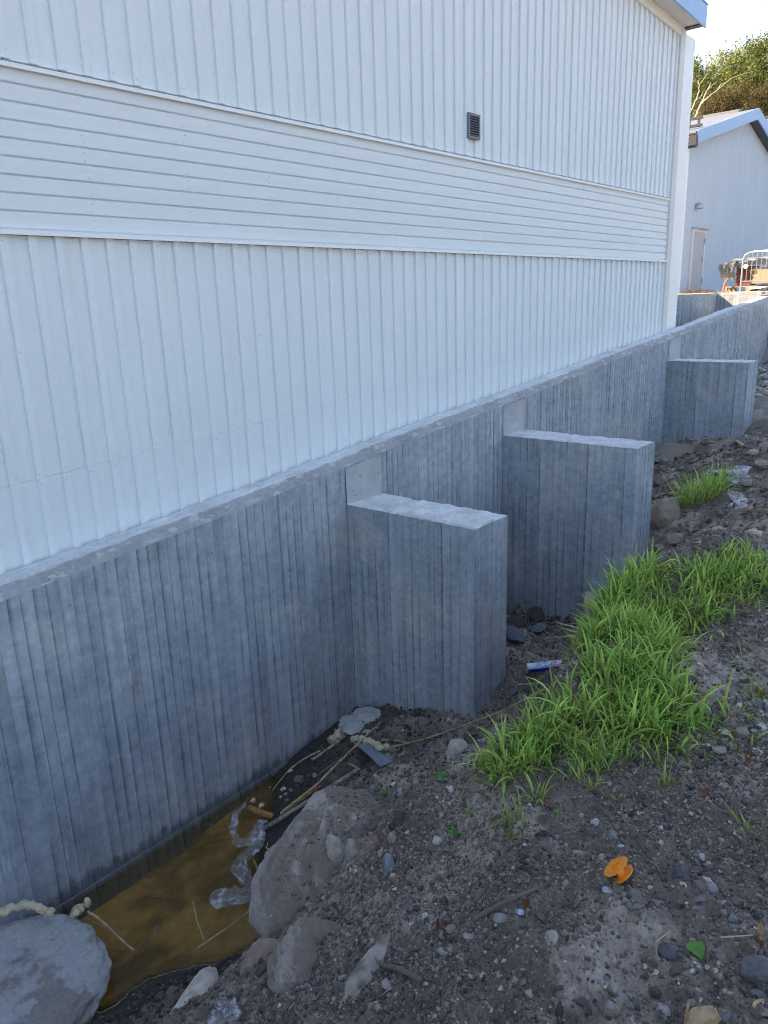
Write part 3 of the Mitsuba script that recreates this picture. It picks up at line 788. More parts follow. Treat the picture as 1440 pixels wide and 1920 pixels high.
def grass_patch(centres, per, rad, Lm, Wm, seed, dead=0.06, spread=0.55):
    r = np.random.default_rng(seed)
    c = np.repeat(centres, per, 0)
    n = len(c)
    th, rr = r.uniform(0, 2 * np.pi, n), rad * np.sqrt(r.random(n))
    x, y = c[:, 0] + rr * np.cos(th), c[:, 1] + rr * np.sin(th)
    base = np.stack([x, y, height(x, y) - 0.004], -1)
    lenf = np.repeat(r.uniform(0.65, 1.25, len(centres)), per)
    L = Lm * lenf * r.uniform(0.35, 1.35, n)
    W = Wm * r.uniform(0.5, 1.35, n)
    az = np.where(r.random(n) < 0.6, th + r.normal(0, 0.7, n), r.uniform(0, 2 * np.pi, n))
    lean = np.abs(r.normal(0.25, spread * 0.5, n))
    droop = np.abs(r.normal(1.25, 0.7, n))
    tone = np.repeat(r.uniform(0.75, 1.25, len(centres)), per) * r.uniform(0.7, 1.3, n)
    hue = r.random((n, 1))
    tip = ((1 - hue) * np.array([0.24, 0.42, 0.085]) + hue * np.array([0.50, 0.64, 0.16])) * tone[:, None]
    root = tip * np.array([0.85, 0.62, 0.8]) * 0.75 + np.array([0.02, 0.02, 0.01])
    d = r.random(n) < dead
    tip[d] = np.array([0.34, 0.26, 0.13]) * r.uniform(0.6, 1.2, (d.sum(), 1))
    root[d] = tip[d] * 0.8
    lean[d] += 0.8
    W[d] *= 0.5
    return blades(base, az, L, W, lean, droop, root, tip, seed + 1)


def join(parts):
    o, V, F, C = 0, [], [], []
    for v, f, c in parts:
        V.append(v); F.append(f + o); C.append(c); o += len(v)
    return trimesh.Trimesh(np.concatenate(V), np.concatenate(F), process=False), np.concatenate(C)


def in_poly(poly, n, seed, thr=0.47):
    r = np.random.default_rng(seed)
    P = shapely.Polygon(poly)
    x0, y0, x1, y1 = P.bounds
    out = np.zeros((0, 2))
    while len(out) < n:
        q = np.stack([r.uniform(x0, x1, 4 * n), r.uniform(y0, y1, 4 * n)], -1)
        d = meshkit.noise(np.concatenate([q * 6.5, q[:, :1] * 0], 1), 55)
        q = q[shapely.contains_xy(P, q[:, 0], q[:, 1]) & (d + r.uniform(-0.20, 0.20, len(q)) > thr)]
        out = np.concatenate([out, q])
    return out[:n]


main_poly = [(2.182, 1.390), (2.349, 1.354), (2.474, 1.316), (2.539, 1.279), (2.673, 1.300), (2.815, 1.287), (3.016, 1.319), (3.323, 1.363), (3.564, 1.330), (3.860, 1.126), (3.634, 1.045), (3.459, 1.096), (2.971, 0.998), (2.813, 0.883), (2.717, 0.724), (2.630, 0.677), (2.586, 0.776), (2.559, 0.897), (2.435, 1.023), (2.371, 1.167), (2.200, 1.209), (2.110, 1.292)]
far_poly = [(3.336, 1.410), (3.605, 1.348), (3.958, 1.160), (4.326, 0.963), (3.924, 0.855), (3.787, 0.917), (3.617, 1.038), (3.268, 1.066), (2.891, 1.140)]
crest_poly = [(2.897, 1.376), (3.293, 1.458), (3.479, 1.407), (3.702, 1.346), (3.658, 1.203), (3.073, 1.194), (2.806, 1.209)]
rim_poly = [(3.297, 1.468), (3.432, 1.482), (3.590, 1.441), (3.714, 1.394), (3.701, 1.318), (3.484, 1.338), (3.300, 1.366)]
low_poly = [(2.120, 1.299), (2.356, 1.181), (2.453, 1.009), (2.574, 0.831), (2.425, 0.912), (2.198, 0.974), (2.146, 1.155)]
g, gc = join([grass_patch(in_poly(main_poly, 250, 1), 10, 0.065, 0.15, 0.0115, 21, dead=0.20, spread=0.9), grass_patch(in_poly(far_poly, 260, 2), 8, 0.09, 0.105, 0.0105, 23, dead=0.28, spread=1.0),
              grass_patch(in_poly(crest_poly, 110, 5), 13, 0.07, 0.135, 0.011, 27, dead=0.14, spread=0.9), grass_patch(in_poly(list(shapely.Polygon(main_poly).buffer(0.13).exterior.coords), 130, 8), 5, 0.06, 0.10, 0.009, 33, dead=0.45, spread=1.3), grass_patch(in_poly(rim_poly, 70, 6, 0.2), 12, 0.07, 0.13, 0.011, 29, dead=0.16, spread=0.9), grass_patch(in_poly(low_poly, 26, 3), 13, 0.035, 0.12, 0.0075, 25)])
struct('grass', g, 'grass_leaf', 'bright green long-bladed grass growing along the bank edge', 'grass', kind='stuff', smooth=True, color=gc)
for k, (c, rad, per, Lm, lab) in enumerate([
    ((7.255, 2.256, -0.300), 0.20, 420, 0.26, 'dense green grass tuft hanging over the hollow behind the second buttress'),
    ((1.921, 1.132, -0.176), 0.045, 26, 0.12, 'straggly grass tuft below the main grass beside a dark hollow'),
    ((2.068, 1.123, -0.126), 0.03, 18, 0.11, 'small upright grass tuft, left of two, below the main grass'),
    ((2.188, 0.973, -0.084), 0.03, 16, 0.10, 'small grass tuft below the middle of the main grass'),
    ((2.293, 0.746, -0.042), 0.025, 12, 0.085, 'tiny grass tuft alone on bare soil right of the middle'),
    ((2.189, 0.444, -0.009), 0.03, 12, 0.09, 'thin yellowish grass tuft at the right edge of the soil'),
    ((2.936, 0.627, 0.050), 0.05, 18, 0.11, 'grass tuft at the right picture edge beside a pale stone'),
    ((3.264, 0.777, 0.032), 0.05, 14, 0.10, 'sparse grass tuft on the soil right of the main grass')]):
    m, c_ = join([grass_patch(np.array([c[:2]]), per, rad, Lm, 0.007 if k else 0.008, 31 + k, dead=0.1 + 0.2 * (k == 5))])
    single('grass_tuft', m, 'grass_leaf', lab, 'grass', smooth=True, color=c_)

# ---------------------------------------------------------------- litter in the trench and on the bank
def c_bamboo(p, n, uv):
    return mix((0.47, 0.345, 0.20), (0.30, 0.20, 0.10), smoothstep(0.35, 0.75, fbm(p.x * 45, p.y * 45, p.z * 45, 3)))


def c_greywood(p, n, uv):
    return mix((0.36, 0.31, 0.25), (0.18, 0.14, 0.11), smoothstep(0.35, 0.75, fbm(p.x * 50, p.y * 50, p.z * 50, 3)))


def c_orangewood(p, n, uv):
    return mix((0.42, 0.21, 0.07), (0.25, 0.12, 0.05), smoothstep(0.35, 0.75, fbm(p.x * 50, p.y * 50, p.z * 50, 3)))


def c_foam(p, n, uv):
    return mix((0.60, 0.50, 0.33), (0.34, 0.27, 0.18), smoothstep(0.5, 0.72, fbm(p.x * 40, p.y * 40, p.z * 40, 4)))


def b_foam(p, n, uv):
    return fbm(p.x * 110, p.y * 110, p.z * 110, 3) * 0.006


mat('pale_wood', proc(c_bamboo), 0.7)
mat('grey_wood', proc(c_greywood), 0.8)
mat('orange_wood', proc(c_orangewood), 0.75)
def c_lump(p, n, uv):
    d = smoothstep(0.47, 0.60, fbm(p.x * 5, p.y * 5, p.z * 5, 5) + 0.35 * (fbm(p.x * 26, p.y * 26, p.z * 26, 3) - 0.5))
    s_ = fbm(p.x * 60, p.y * 60, p.z * 60, 3)
    g_ = fbm(p.x * 170, p.y * 170, p.z * 170, 2)
    return mix((0.36, 0.36, 0.365), (0.21, 0.18, 0.165), d * 0.8) * (0.62 + 0.4 * s_ + 0.36 * g_)


def c_pale(p, n, uv):
    s_ = fbm(p.x * 45, p.y * 45, p.z * 45, 3)
    return mix((0.33, 0.28, 0.25), (0.18, 0.145, 0.12), smoothstep(0.45, 0.62, fbm(p.x * 16, p.y * 16, p.z * 16, 3))) * (0.7 + 0.6 * s_)


mat('spill_dirty', (0.14, 0.135, 0.135), 0.8, (b_rock, 0.003))
mat('pale_rock', proc(c_pale), 0.9, (b_rock, 0.003))
mat('lump_concrete', proc(c_lump), 0.75, (b_rock, 0.003))
mat('foam', proc(c_foam), 0.85, (b_foam, 0.002))
mat('bark', (0.15, 0.115, 0.09), 0.85)
mat('straw', (0.42, 0.33, 0.20), 0.8)
mat('orange_plastic', (0.85, 0.30, 0.02), 0.38)
mat('slate', (0.075, 0.085, 0.105), 0.6)
mat('plate_grey', (0.20, 0.22, 0.26), 0.4)
mat('black_plastic', (0.02, 0.022, 0.026), 0.3)
mat('rust', (0.11, 0.055, 0.04), 0.85)
mat('white_plastic', (0.75, 0.76, 0.80), 0.4)


def film_weight(p, n, uv):
    return 0.12 + 0.30 * smoothstep(0.50, 0.70, fbm(p.x * 26, p.y * 26, p.z * 26, 2))


scene['clear_film'] = {'type': 'blendbsdf', 'weight': proc(film_weight), 'bsdf_0': {'type': 'thindielectric', 'int_ior': 1.5},
                       'bsdf_1': {'type': 'twosided', 'bsdf': {'type': 'principled', 'base_color': rgb(0.80, 0.80, 0.86), 'roughness': 0.22, 'specular': 0.7}}}


def lath(p, q, w, t, seed=0, n=12, taper=0.0):
    """A rough split lath between two points: rectangular section, slightly bowed, ragged ends."""
    r = np.random.default_rng(seed)
    p, q = np.asarray(p, float), np.asarray(q, float)
    d = (q - p) / np.linalg.norm(q - p)
    s = np.cross(d, [0, 0, 1.0])
    s /= np.linalg.norm(s)
    u = np.cross(s, d)
    k = np.linspace(0, 1, n)
    c = p + (q - p) * k[:, None] + u * (np.sin(k * 3.1) * r.uniform(-0.008, 0.012))[:, None] + s * (np.sin(k * 3.1) * r.uniform(-0.008, 0.008))[:, None]
    wv = w * (1 - taper * k) * (1 + 0.10 * r.normal(size=n))
    ring = np.stack([c + s * wv[:, None] / 2 + u * t / 2, c - s * wv[:, None] / 2 + u * t / 2, c - s * wv[:, None] / 2 - u * t / 2, c + s * wv[:, None] / 2 - u * t / 2], 1)
    ring[-1, 0] += d * w * 0.6
    v = ring.reshape(-1, 3)
    f = []
    for i in range(n - 1):
        for j in range(4):
            a, b = i * 4 + j, i * 4 + (j + 1) % 4
            f += [[a, b, b + 4], [a, b + 4, a + 4]]
    e = (n - 1) * 4
    f += [[0, 2, 1], [0, 3, 2], [e, e + 1, e + 2], [e, e + 2, e + 3]]
    return trimesh.Trimesh(v, f, process=False)


def stick(points, r0, r1, n=26, wob=0.004, seed=0, sides=7):
    P = np.asarray(points, float)
    s = np.concatenate([[0], np.cumsum(np.linalg.norm(np.diff(P, axis=0), axis=1))])
    t = np.linspace(0, s[-1], n)
    C = np.stack([np.interp(t, s, P[:, k]) for k in range(3)], -1)
    if len(P) > 2:
        for _ in range(3):
            C[1:-1] = (C[:-2] + C[2:] + 2 * C[1:-1]) / 4
    C += (meshkit.noise(np.stack([t * 14, t * 0 + seed, t * 0], -1), seed)[:, None] - 0.5) * 2 * wob * np.array([1, -0.7, 0.3])
    return tube(C, np.linspace(r0, r1, n) * (1 + 0.10 * np.sin(np.arange(n) * 2.1 + seed)), sides)


def blob(c, rad, seed, rough=0.55, sub=3, rot=0.0):
    m = rock_mesh(rad, seed, sub, rough, 2, rot)
    m.apply_translation(c)
    return m


def A(*v):
    return np.array(v, float)


# leaves
def leaf(c, size, seed, shape='poplar', yaw=0.0, curl=0.15, tilt=(0.2, 0.1)):
    n = 9
    t = np.linspace(0, 1, n)
    if shape == 'poplar':
        w = np.interp(t, [0, 0.08, 0.3, 0.6, 0.85, 1], [0.25, 0.75, 0.95, 0.62, 0.25, 0.0])
    else:
        w = np.interp(t, [0, 0.15, 0.45, 0.8, 1], [0.05, 0.4, 0.5, 0.3, 0.0])
    u = np.linspace(-1, 1, 7)
    G = np.zeros((n, 7, 3))
    G[..., 0] = (t[:, None] - 0.5) * size
    G[..., 1] = u[None] * w[:, None] * size * 0.5
    G[..., 2] = (curl * u[None] ** 2 + 0.10 * np.abs(u)[None] + curl * (t[:, None] - 0.5) ** 2 * 1.5) * size * 0.5
    G[..., 2] += (meshkit.noise(np.stack([G[..., 0] * 130, G[..., 1] * 130, 0 * G[..., 0] + seed], -1), seed) - 0.5) * size * 0.12
    stem = tube(np.array([[-0.5, 0, 0], [-0.7, 0.03, 0.05], [-0.95, 0.1, 0.12]]) * size, [0.0011, 0.0009, 0.0008], 5)
    R_ = Rotation.from_euler('xyz', [tilt[0], tilt[1], yaw]).as_matrix()
    m = cat([sheet(G), stem])
    m.vertices = np.array(m.vertices) @ R_.T + np.asarray(c)
    return m


def thin(name, *c):
    scene[name] = {'type': 'principledthin', 'base_color': rgb(*c), 'roughness': 0.5, 'diff_trans': 0.5}
    return name


thin('leaf_green', 0.14, 0.30, 0.075)
thin('leaf_weed', 0.10, 0.34, 0.05)
thin('leaf_brown', 0.22, 0.10, 0.05)
thin('leaf_tan', 0.45, 0.30, 0.17)
thin('leaf_olive', 0.10, 0.12, 0.06)
thin('leaf_sunk', 0.26, 0.20, 0.11)
LZ = lambda p, h: np.asarray(p) + [0, 0, h]
def worm(points, r0, seed, rough=0.6, flat=0.8):
    P = np.asarray(points, float)
    m = stick(P, r0, r0 * 0.8, n=60, wob=0.012, seed=seed, sides=18)
    v = np.array(m.vertices)
    n = np.array(trimesh.Trimesh(v, m.faces, process=False).vertex_normals)
    d = (meshkit.fbm(v * 38 + seed, 4, seed) - 0.45) * rough + 0.5 * np.maximum(meshkit.fbm(v * 90 + seed, 2, seed + 3) - 0.5, 0)
    v = v + n * (d * r0 * 2.2)[:, None]
    return trimesh.Trimesh(v, m.faces, process=False)


# concrete spill at the lower left, half in the puddle
cl = rock_mesh((0.44, 0.42, 0.17), 77, 5, 0.13, 3, 0.5)
cl.apply_translation((0.93, 3.20, -1.46))
single('concrete_lump', cl, 'lump_concrete', 'smooth grey concrete spill half in the puddle at the lower left corner', 'concrete lump', smooth=True)
sa, sb = A(*(1.141, 1.254, -0.395)), A(*(1.450, 1.293, -0.381))
sl = rock_mesh((np.linalg.norm(sb - sa) * 0.55, 0.040, 0.024), 661, 5, 0.45, 8)
sl.vertices = np.array(sl.vertices) @ Rotation.align_vectors([(sb - sa) / np.linalg.norm(sb - sa), [-0.4, 0.5, 0.75]], [[1, 0, 0], [0, 0.6, 0.8]])[0].as_matrix().T + (sa + sb) / 2
single('stone_slab', sl, 'pale_rock', 'long buried stone slab with only its pale broken rim showing at the bottom of the bank', 'stone slab', smooth=True)
# expanding foam
single('foam_strip', worm([(0.997, 3.555, -1.270), (1.052, 3.500, -1.265), (1.114, 3.455, -1.255), (1.159, 3.393, -1.265), (1.199, 3.316, -1.285)], 0.019, 300, 0.9), 'foam', 'ragged strip of yellowed building foam lying along the top of the concrete spill', 'building foam', smooth=True)
fp = cat([blob((1.328, 3.324, -1.360), (0.034, 0.030, 0.026), 320, 0.5, 3, 0.4), blob((1.371, 3.299, -1.330), (0.018, 0.016, 0.03), 321, 0.3, 3, 0.2), blob((1.305, 3.331, -1.380), (0.02, 0.022, 0.012), 322, 0.7, 3, 0.1)])
single('foam_piece', fp, 'foam', 'lump of yellowed foam on a stick beside the concrete spill', 'building foam', smooth=True)
single('stick', stick([(1.368, 3.296, -1.380), (1.433, 2.996, -1.492)], 0.0075, 0.0045, seed=3), 'pale_wood', 'tan stick dipping into the puddle below the foam lump', 'stick', smooth=40)
single('stick', stick([(1.350, 3.307, -1.420), (1.418, 3.255, -1.495)], 0.004, 0.003, seed=4), 'pale_wood', 'short tan stick end under the foam lump', 'stick', smooth=40)
single('stick', stick([(1.804, 3.031, -1.492), (1.693, 2.773, -1.494)], 0.004, 0.003, seed=5), 'pale_wood', 'thin upright-looking reed floating in the middle of the puddle', 'stick', smooth=40)
single('stick', stick([(1.624, 2.727, -1.460), (1.785, 2.678, -1.420), (1.946, 2.620, -1.360)], 0.0055, 0.0045, seed=6), 'pale_wood', 'tan stick bridging from the puddle to the huge boulder', 'stick', smooth=40)
single('stick', stick([(1.513, 3.016, -1.512), (1.288, 2.931, -1.512)], 0.004, 0.003, seed=7), 'bark', 'dark sunken stick under the puddle surface near the concrete spill', 'stick', smooth=40)
single('stick', stick([(2.136, 3.384, -1.512), (2.264, 3.296, -1.512)], 0.004, 0.003, seed=8), 'bark', 'dark sunken stick in the upper part of the puddle', 'stick', smooth=40)
single('stick', stick([(1.673, 3.293, -1.513), (1.798, 3.074, -1.513)], 0.004, 0.003, seed=9), 'bark', 'dark sunken stick across the middle of the puddle', 'stick', smooth=40)
single('stick', stick([(2.204, 3.001, -1.470), (2.093, 2.762, -1.400)], 0.007, 0.006, seed=10), 'orange_wood', 'short brown stick wedged between film and boulder', 'stick', smooth=40)
single('fallen_leaf', leaf((1.585, 3.019, -1.503), 0.10, 3, 'oval', 0.7, 0.05, (0, 0)), 'leaf_sunk', 'big pale leaf under the puddle surface', 'leaf', smooth=True)
# laths and branches in the trench
single('lath', lath((2.417, 3.175, -1.487), (2.872, 2.768, -1.136), 0.026, 0.010, 1), 'grey_wood', 'long grey-brown lath running from the puddle up the trench', 'lath')
single('branch', stick([(2.569, 3.145, -1.435), (2.726, 3.009, -1.284), (2.936, 2.975, -1.193), (3.202, 2.860, -1.000)], 0.010, 0.0035, n=40, wob=0.006, seed=12), 'pale_wood', 'long thin peeled branch rising over the trench towards the buttress corner', 'branch', smooth=40)
single('lath', lath((2.578, 3.147, -1.450), (2.766, 3.004, -1.297), 0.016, 0.006, 2), 'orange_wood', 'short orange-brown lath beside the peeled branch', 'lath')
single('lath', lath((3.026, 3.350, -1.395), (3.297, 3.302, -1.336), 0.020, 0.008, 3), 'grey_wood', 'split grey lath leaning at the wall foot', 'lath')
single('lath', lath((2.918, 3.445, -1.439), (3.098, 3.342, -1.359), 0.010, 0.006, 4), 'pale_wood', 'thin pale lath lying against the wall foot', 'lath')
single('stick', stick([(2.731, 3.436, -1.505), (2.907, 3.437, -1.429)], 0.004, 0.003, seed=15), 'pale_wood', 'short thin stick at the upper end of the puddle', 'stick', smooth=40)
single('stick', stick([(2.926, 3.170, -1.367), (3.058, 3.087, -1.284)], 0.004, 0.002, seed=16), 'grey_wood', 'grey twig between the laths in the trench', 'stick', smooth=40)
single('stick', stick([(2.730, 2.889, -1.297), (2.819, 2.821, -1.216)], 0.0045, 0.002, seed=17), 'pale_wood', 'pale splinter on mud right of the long lath', 'stick', smooth=40)
single('lath', lath((2.991, 2.960, -1.243), (2.891, 2.781, -1.156), 0.012, 0.006, 5), 'pale_wood', 'small pale wood chip at the lath end', 'lath')
single('lath', lath((3.267, 2.925, -1.199), (3.367, 2.793, -1.214), 0.016, 0.006, 6), 'pale_wood', 'pale splintered wood piece at the buttress corner', 'lath')
single('reed', stick([(3.122, 2.766, -1.125), (3.425, 2.668, -1.167), (3.596, 2.448, -1.058), (3.767, 2.273, -0.971), (2.553, 1.367, 0.012)], 0.0065, 0.0045, n=50, wob=0.003, seed=18), 'pale_wood', 'long curved tan reed lying from the buttress corner to the grass', 'reed', smooth=40)
single('wood_block', lath((2.490, 3.377, -1.465), (2.523, 3.201, -1.465), 0.032, 0.018, 7, n=6), 'orange_wood', 'wet orange-brown wood block floating at the puddle edge', 'wood block')
single('foam_piece', cat([blob((2.535, 3.385, -1.440), (0.018, 0.014, 0.014), 330, 0.8), blob((2.532, 3.304, -1.440), (0.02, 0.012, 0.012), 331, 0.8)]), 'foam', 'yellowed foam lump lying on the wet wood block', 'building foam', smooth=True)
for k, (c, r_, lab) in enumerate([((2.901, 3.438, -1.448), 0.017, 'foam crumb against the wall foot near the thin pale lath'), ((2.761, 3.356, -1.474), 0.019, 'largest foam crumb at the upper puddle end'),
                                  ((2.730, 3.301, -1.471), 0.013, 'foam crumb just below the largest foam crumb'), ((2.707, 3.323, -1.488), 0.011, 'flat whitish foam crumb at the puddle edge'),
                                  ((2.753, 3.484, -1.514), 0.009, 'small whitish crumb at the wall foot above the puddle'), ((2.577, 3.166, -1.461), 0.010, 'foam crumb at the lower end of the orange-brown lath'),
                                  ((1.403, 1.143, -0.260), 0.008, 'pale yellow foam crumb on the lower left soil')]):
    single('foam_crumb', blob(c, (r_, r_ * 0.8, r_ * 0.7), 340 + k, 0.8), 'foam', lab, 'foam crumb', smooth=True)
single('foam_roll', worm([(3.233, 3.162, -1.266), (3.228, 3.057, -1.210), (3.209, 2.944, -1.193), (3.096, 2.769, -1.101), (3.138, 2.753, -1.124)], 0.019, 310, 0.7), 'foam', 'sausage of yellowed foam over the grey plate at the buttress corner', 'building foam', smooth=True)
single('foam_mass', worm([(3.260, 3.369, -1.386), (3.319, 3.371, -1.369), (3.371, 3.356, -1.333), (3.459, 3.353, -1.315)], 0.036, 311, 0.7), 'foam', 'broad yellowed foam mass in the corner between wall and first buttress', 'building foam', smooth=True)
spill = rock_mesh((0.15, 0.19, 0.06), 380, 4, 0.7, 5, 0.4)
spill.apply_translation((3.517, 3.250, -1.313))
single('concrete_spill', spill, 'lump_concrete', 'dirty concrete spill in the corner at the first buttress foot', 'concrete lump', smooth=True)
gp = lath((3.212, 3.083, -1.249), (2.943, 2.611, -1.072), 0.075, 0.008, 9, n=3)
single('metal_plate', gp, 'plate_grey', 'smooth grey rectangular plate lying on mud by the first buttress', 'plate')
# folded clear film
def film(path, width, seed, fold=0.03, n=150, m=14):
    P = np.asarray(path, float)
    s = np.concatenate([[0], np.cumsum(np.linalg.norm(np.diff(P, axis=0), axis=1))])
    t = np.linspace(0, s[-1], n)
    C = np.stack([np.interp(t, s, P[:, k]) for k in range(3)], -1)
    for _ in range(6):
        C[1:-1] = (C[:-2] + C[2:]) / 2
    d = np.gradient(C, axis=0)
    d /= np.linalg.norm(d, axis=1, keepdims=True)
    sd = np.cross(d, [0, 0, 1.0])
    sd /= np.linalg.norm(sd, axis=1, keepdims=True)
    u = np.linspace(-0.5, 0.5, m)
    wv = width * (0.75 + 0.7 * meshkit.noise(np.stack([t * 7, 0 * t, 0 * t], -1), seed))
    wv *= np.clip(0.25 + 6 * np.minimum(t, t[-1] - t) / t[-1], 0.25, 1)
    G = C[:, None] + sd[:, None] * (wv[:, None] * u[None])[..., None]
    q = np.stack([np.repeat(t[:, None], m, 1) * (0.9 / width), np.repeat(u[None], n, 0) * 5.0 + np.sin(t[:, None] * 17) * 1.5, np.zeros((n, m))], -1) * np.array([0.55, 0.8, 1])
    ridge = np.abs(meshkit.noise(q, seed + 1) - 0.5) + 0.6 * np.abs(meshkit.noise(q * 2.3, seed + 2) - 0.5)
    G[..., 2] += ridge * fold * 1.5 + 0.008
    G[..., 0] += (meshkit.noise(q * 1.3, seed + 4) - 0.5) * fold
    G[..., 1] += (meshkit.noise(q * 1.3, seed + 5) - 0.5) * fold
    return sheet(G)


single('plastic_film', film([(2.491, 3.404, -1.470), (2.368, 3.369, -1.470), (2.254, 3.241, -1.470), (2.212, 3.113, -1.460), (2.280, 3.079, -1.450), (2.415, 3.188, -1.450), (2.334, 3.084, -1.450), (2.209, 3.024, -1.460), (2.115, 3.025, -1.470), (2.079, 2.938, -1.470), (2.034, 2.868, -1.460), (2.035, 2.795, -1.440), (1.992, 2.781, -1.450), (1.931, 2.869, -1.470), (1.891, 2.948, -1.480), (1.860, 2.916, -1.480), (1.923, 2.814, -1.470), (1.990, 2.707, -1.440)], 0.065, 400, 0.035), 'clear_film',
       'crumpled clear plastic film trailing over the puddle edge beside the huge boulder', 'plastic film')
single('plastic_film', film([(7.742, 2.307, -0.180), (7.717, 2.179, -0.149), (7.532, 2.028, -0.127), (7.695, 2.014, -0.093), (7.452, 2.022, -0.152), (7.368, 1.937, -0.186)], 0.13, 420, 0.04), 'clear_film',
       'crumpled whitish film beside the green tuft behind the second buttress', 'plastic film')
single('plastic_film', film([(7.185, 1.966, -0.218), (6.852, 1.813, -0.173), (6.595, 1.710, -0.172), (6.490, 1.728, -0.197)], 0.12, 430, 0.03), 'clear_film',
       'dirty grey film half buried below the whitish film', 'plastic film')
single('plastic_film', film([(1.240, 2.002, -0.940), (1.170, 1.809, -0.768), (1.143, 1.741, -0.731), (1.133, 1.810, -0.790), (1.170, 1.914, -0.864)], 0.05, 440, 0.02), 'clear_film',
       'dirty crumpled film at the bottom edge of the picture', 'plastic film')
# foam can
def c_can(p, n, uv):
    a, l = uv.x, uv.y
    band = smoothstep(0.02, 0.04, a) * (1 - smoothstep(0.40, 0.44, a))
    blot = smoothstep(0.48, 0.54, noise(a * 26, l * 17, 3.0))
    blot2 = smoothstep(0.50, 0.56, noise(a * 34 + 9, l * 26, 8.0))
    w = mix(mi.Color3f(0.72, 0.72, 0.80), mi.Color3f(0.16, 0.28, 0.66), 0.8 * blot * smoothstep(0.1, 0.2, l) * (1 - smoothstep(0.72, 0.80, l)))
    w = mix(w, mi.Color3f(0.72, 0.16, 0.28), blot2 * smoothstep(0.62, 0.75, l))
    return mix(mi.Color3f(0.025, 0.05, 0.33), w, band)


mat('can_print', proc(c_can), 0.28, metallic=0.15)
mat('can_metal', (0.62, 0.58, 0.62), 0.3, metallic=0.8)
can = thing('aerosol_can', 'blue and white printed metal can lying on mud between the buttresses beside the grass', 'can')
ca, cb = A(*(4.189, 2.375, -0.885)), A(*(4.381, 2.211, -0.885))
ax = (cb - ca) / np.linalg.norm(cb - ca)
CR, CL = 0.033, np.linalg.norm(cb - ca) + 0.02
e1 = np.array([0, 0, 1.0]) - ax * ax[2]
e1 /= np.linalg.norm(e1)
e2 = np.cross(ax, e1)


def lathe(prof, o, n=36, uv=False):
    th = np.linspace(0, 2 * np.pi, n + 1)
    P = np.array([[o + ax * l + r * (np.cos(t) * e2 + np.sin(t) * e1) for t in th] for r, l in prof])
    U = np.array([[(t / (2 * np.pi), l / CL) for t in th] for r, l in prof])
    return (sheet(P), U.reshape(-1, 2)) if uv else sheet(P)


m, uvs = lathe([(CR, 0.006), (CR, CL * 0.5), (CR, CL - 0.006)], ca, uv=True)
obj('body', m, 'can_print', can, smooth=True, uv=uvs)
obj('base_rim', lathe([(CR - 0.004, 0.002), (CR + 0.0005, 0.0), (CR + 0.0015, 0.003), (CR + 0.0003, 0.007)], ca), 'can_metal', can, smooth=30)
obj('base', lathe([(CR - 0.003, 0.002), (CR * 0.6, 0.009), (0.0005, 0.012)], ca), 'can_metal', can, smooth=True)
obj('dome', lathe([(CR + 0.001, CL - 0.007), (CR + 0.001, CL - 0.003), (CR * 0.8, CL + 0.008), (0.014, CL + 0.018), (0.014, CL + 0.026), (0.0005, CL + 0.027)], ca), 'can_metal', can, smooth=30)
obj('nozzle', lathe([(0.006, CL + 0.027), (0.006, CL + 0.045), (0.0005, CL + 0.046)], ca), 'white_plastic', can, smooth=30)
# slates and mud between the buttresses
for k, (c, rad, rot, lab) in enumerate([((4.865, 2.870, -1.022), (0.16, 0.07, 0.03), 0.9, 'long grey slate piece lying beside the first buttress'), ((5.088, 2.769, -1.021), (0.10, 0.06, 0.025), 0.2, 'flat grey slate piece in the middle of the trench mud'),
                                        ((3.980, 2.354, -0.962), (0.045, 0.03, 0.012), 0.4, 'small dark slate chip at the first buttress foot'), ((5.697, 3.142, -1.208), (0.14, 0.09, 0.05), 0.5, 'dark clod of mud near the second buttress foot'),
                                        ((5.344, 3.172, -1.173), (0.10, 0.10, 0.06), 0.1, 'brown clod of mud against the first buttress')]):
    rock('slate_piece' if k < 3 else 'mud_clod', c, rad, 450 + k, lab, 'slate' if k < 3 else 'mud clod', color=(0.085, 0.095, 0.12) if k < 3 else (0.05, 0.045, 0.045), rot=rot, cuts=9)
for k, (p, q, r_, lab) in enumerate([((5.620, 2.912, -1.194), (3.243, 1.510, -0.013), 0.007, 'topmost straw of the heap at the second buttress foot'), ((5.537, 2.842, -1.185), (3.240, 1.516, -0.037), 0.008, 'lower straw of the heap at the second buttress foot'),
                                     ((5.014, 2.641, -1.043), (3.241, 1.508, -0.035), 0.006, 'straw lying across in front of the straw heap'), ((5.352, 2.862, -1.103), (5.001, 2.448, -1.029), 0.005, 'grey twig crossing in front of the second buttress'),
                                     ((4.045, 2.360, -0.945), (4.103, 2.198, -0.905), 0.006, 'short straw between the blue can and the reed'), ((4.971, 2.674, -1.054), (5.038, 2.644, -1.043), 0.006, 'tiny pale straw end on the slate')]):
    single('straw', stick([p, q], r_, r_ * 0.7, n=10, seed=20 + k), 'straw' if k != 3 else 'bark', lab, 'straw', smooth=40)
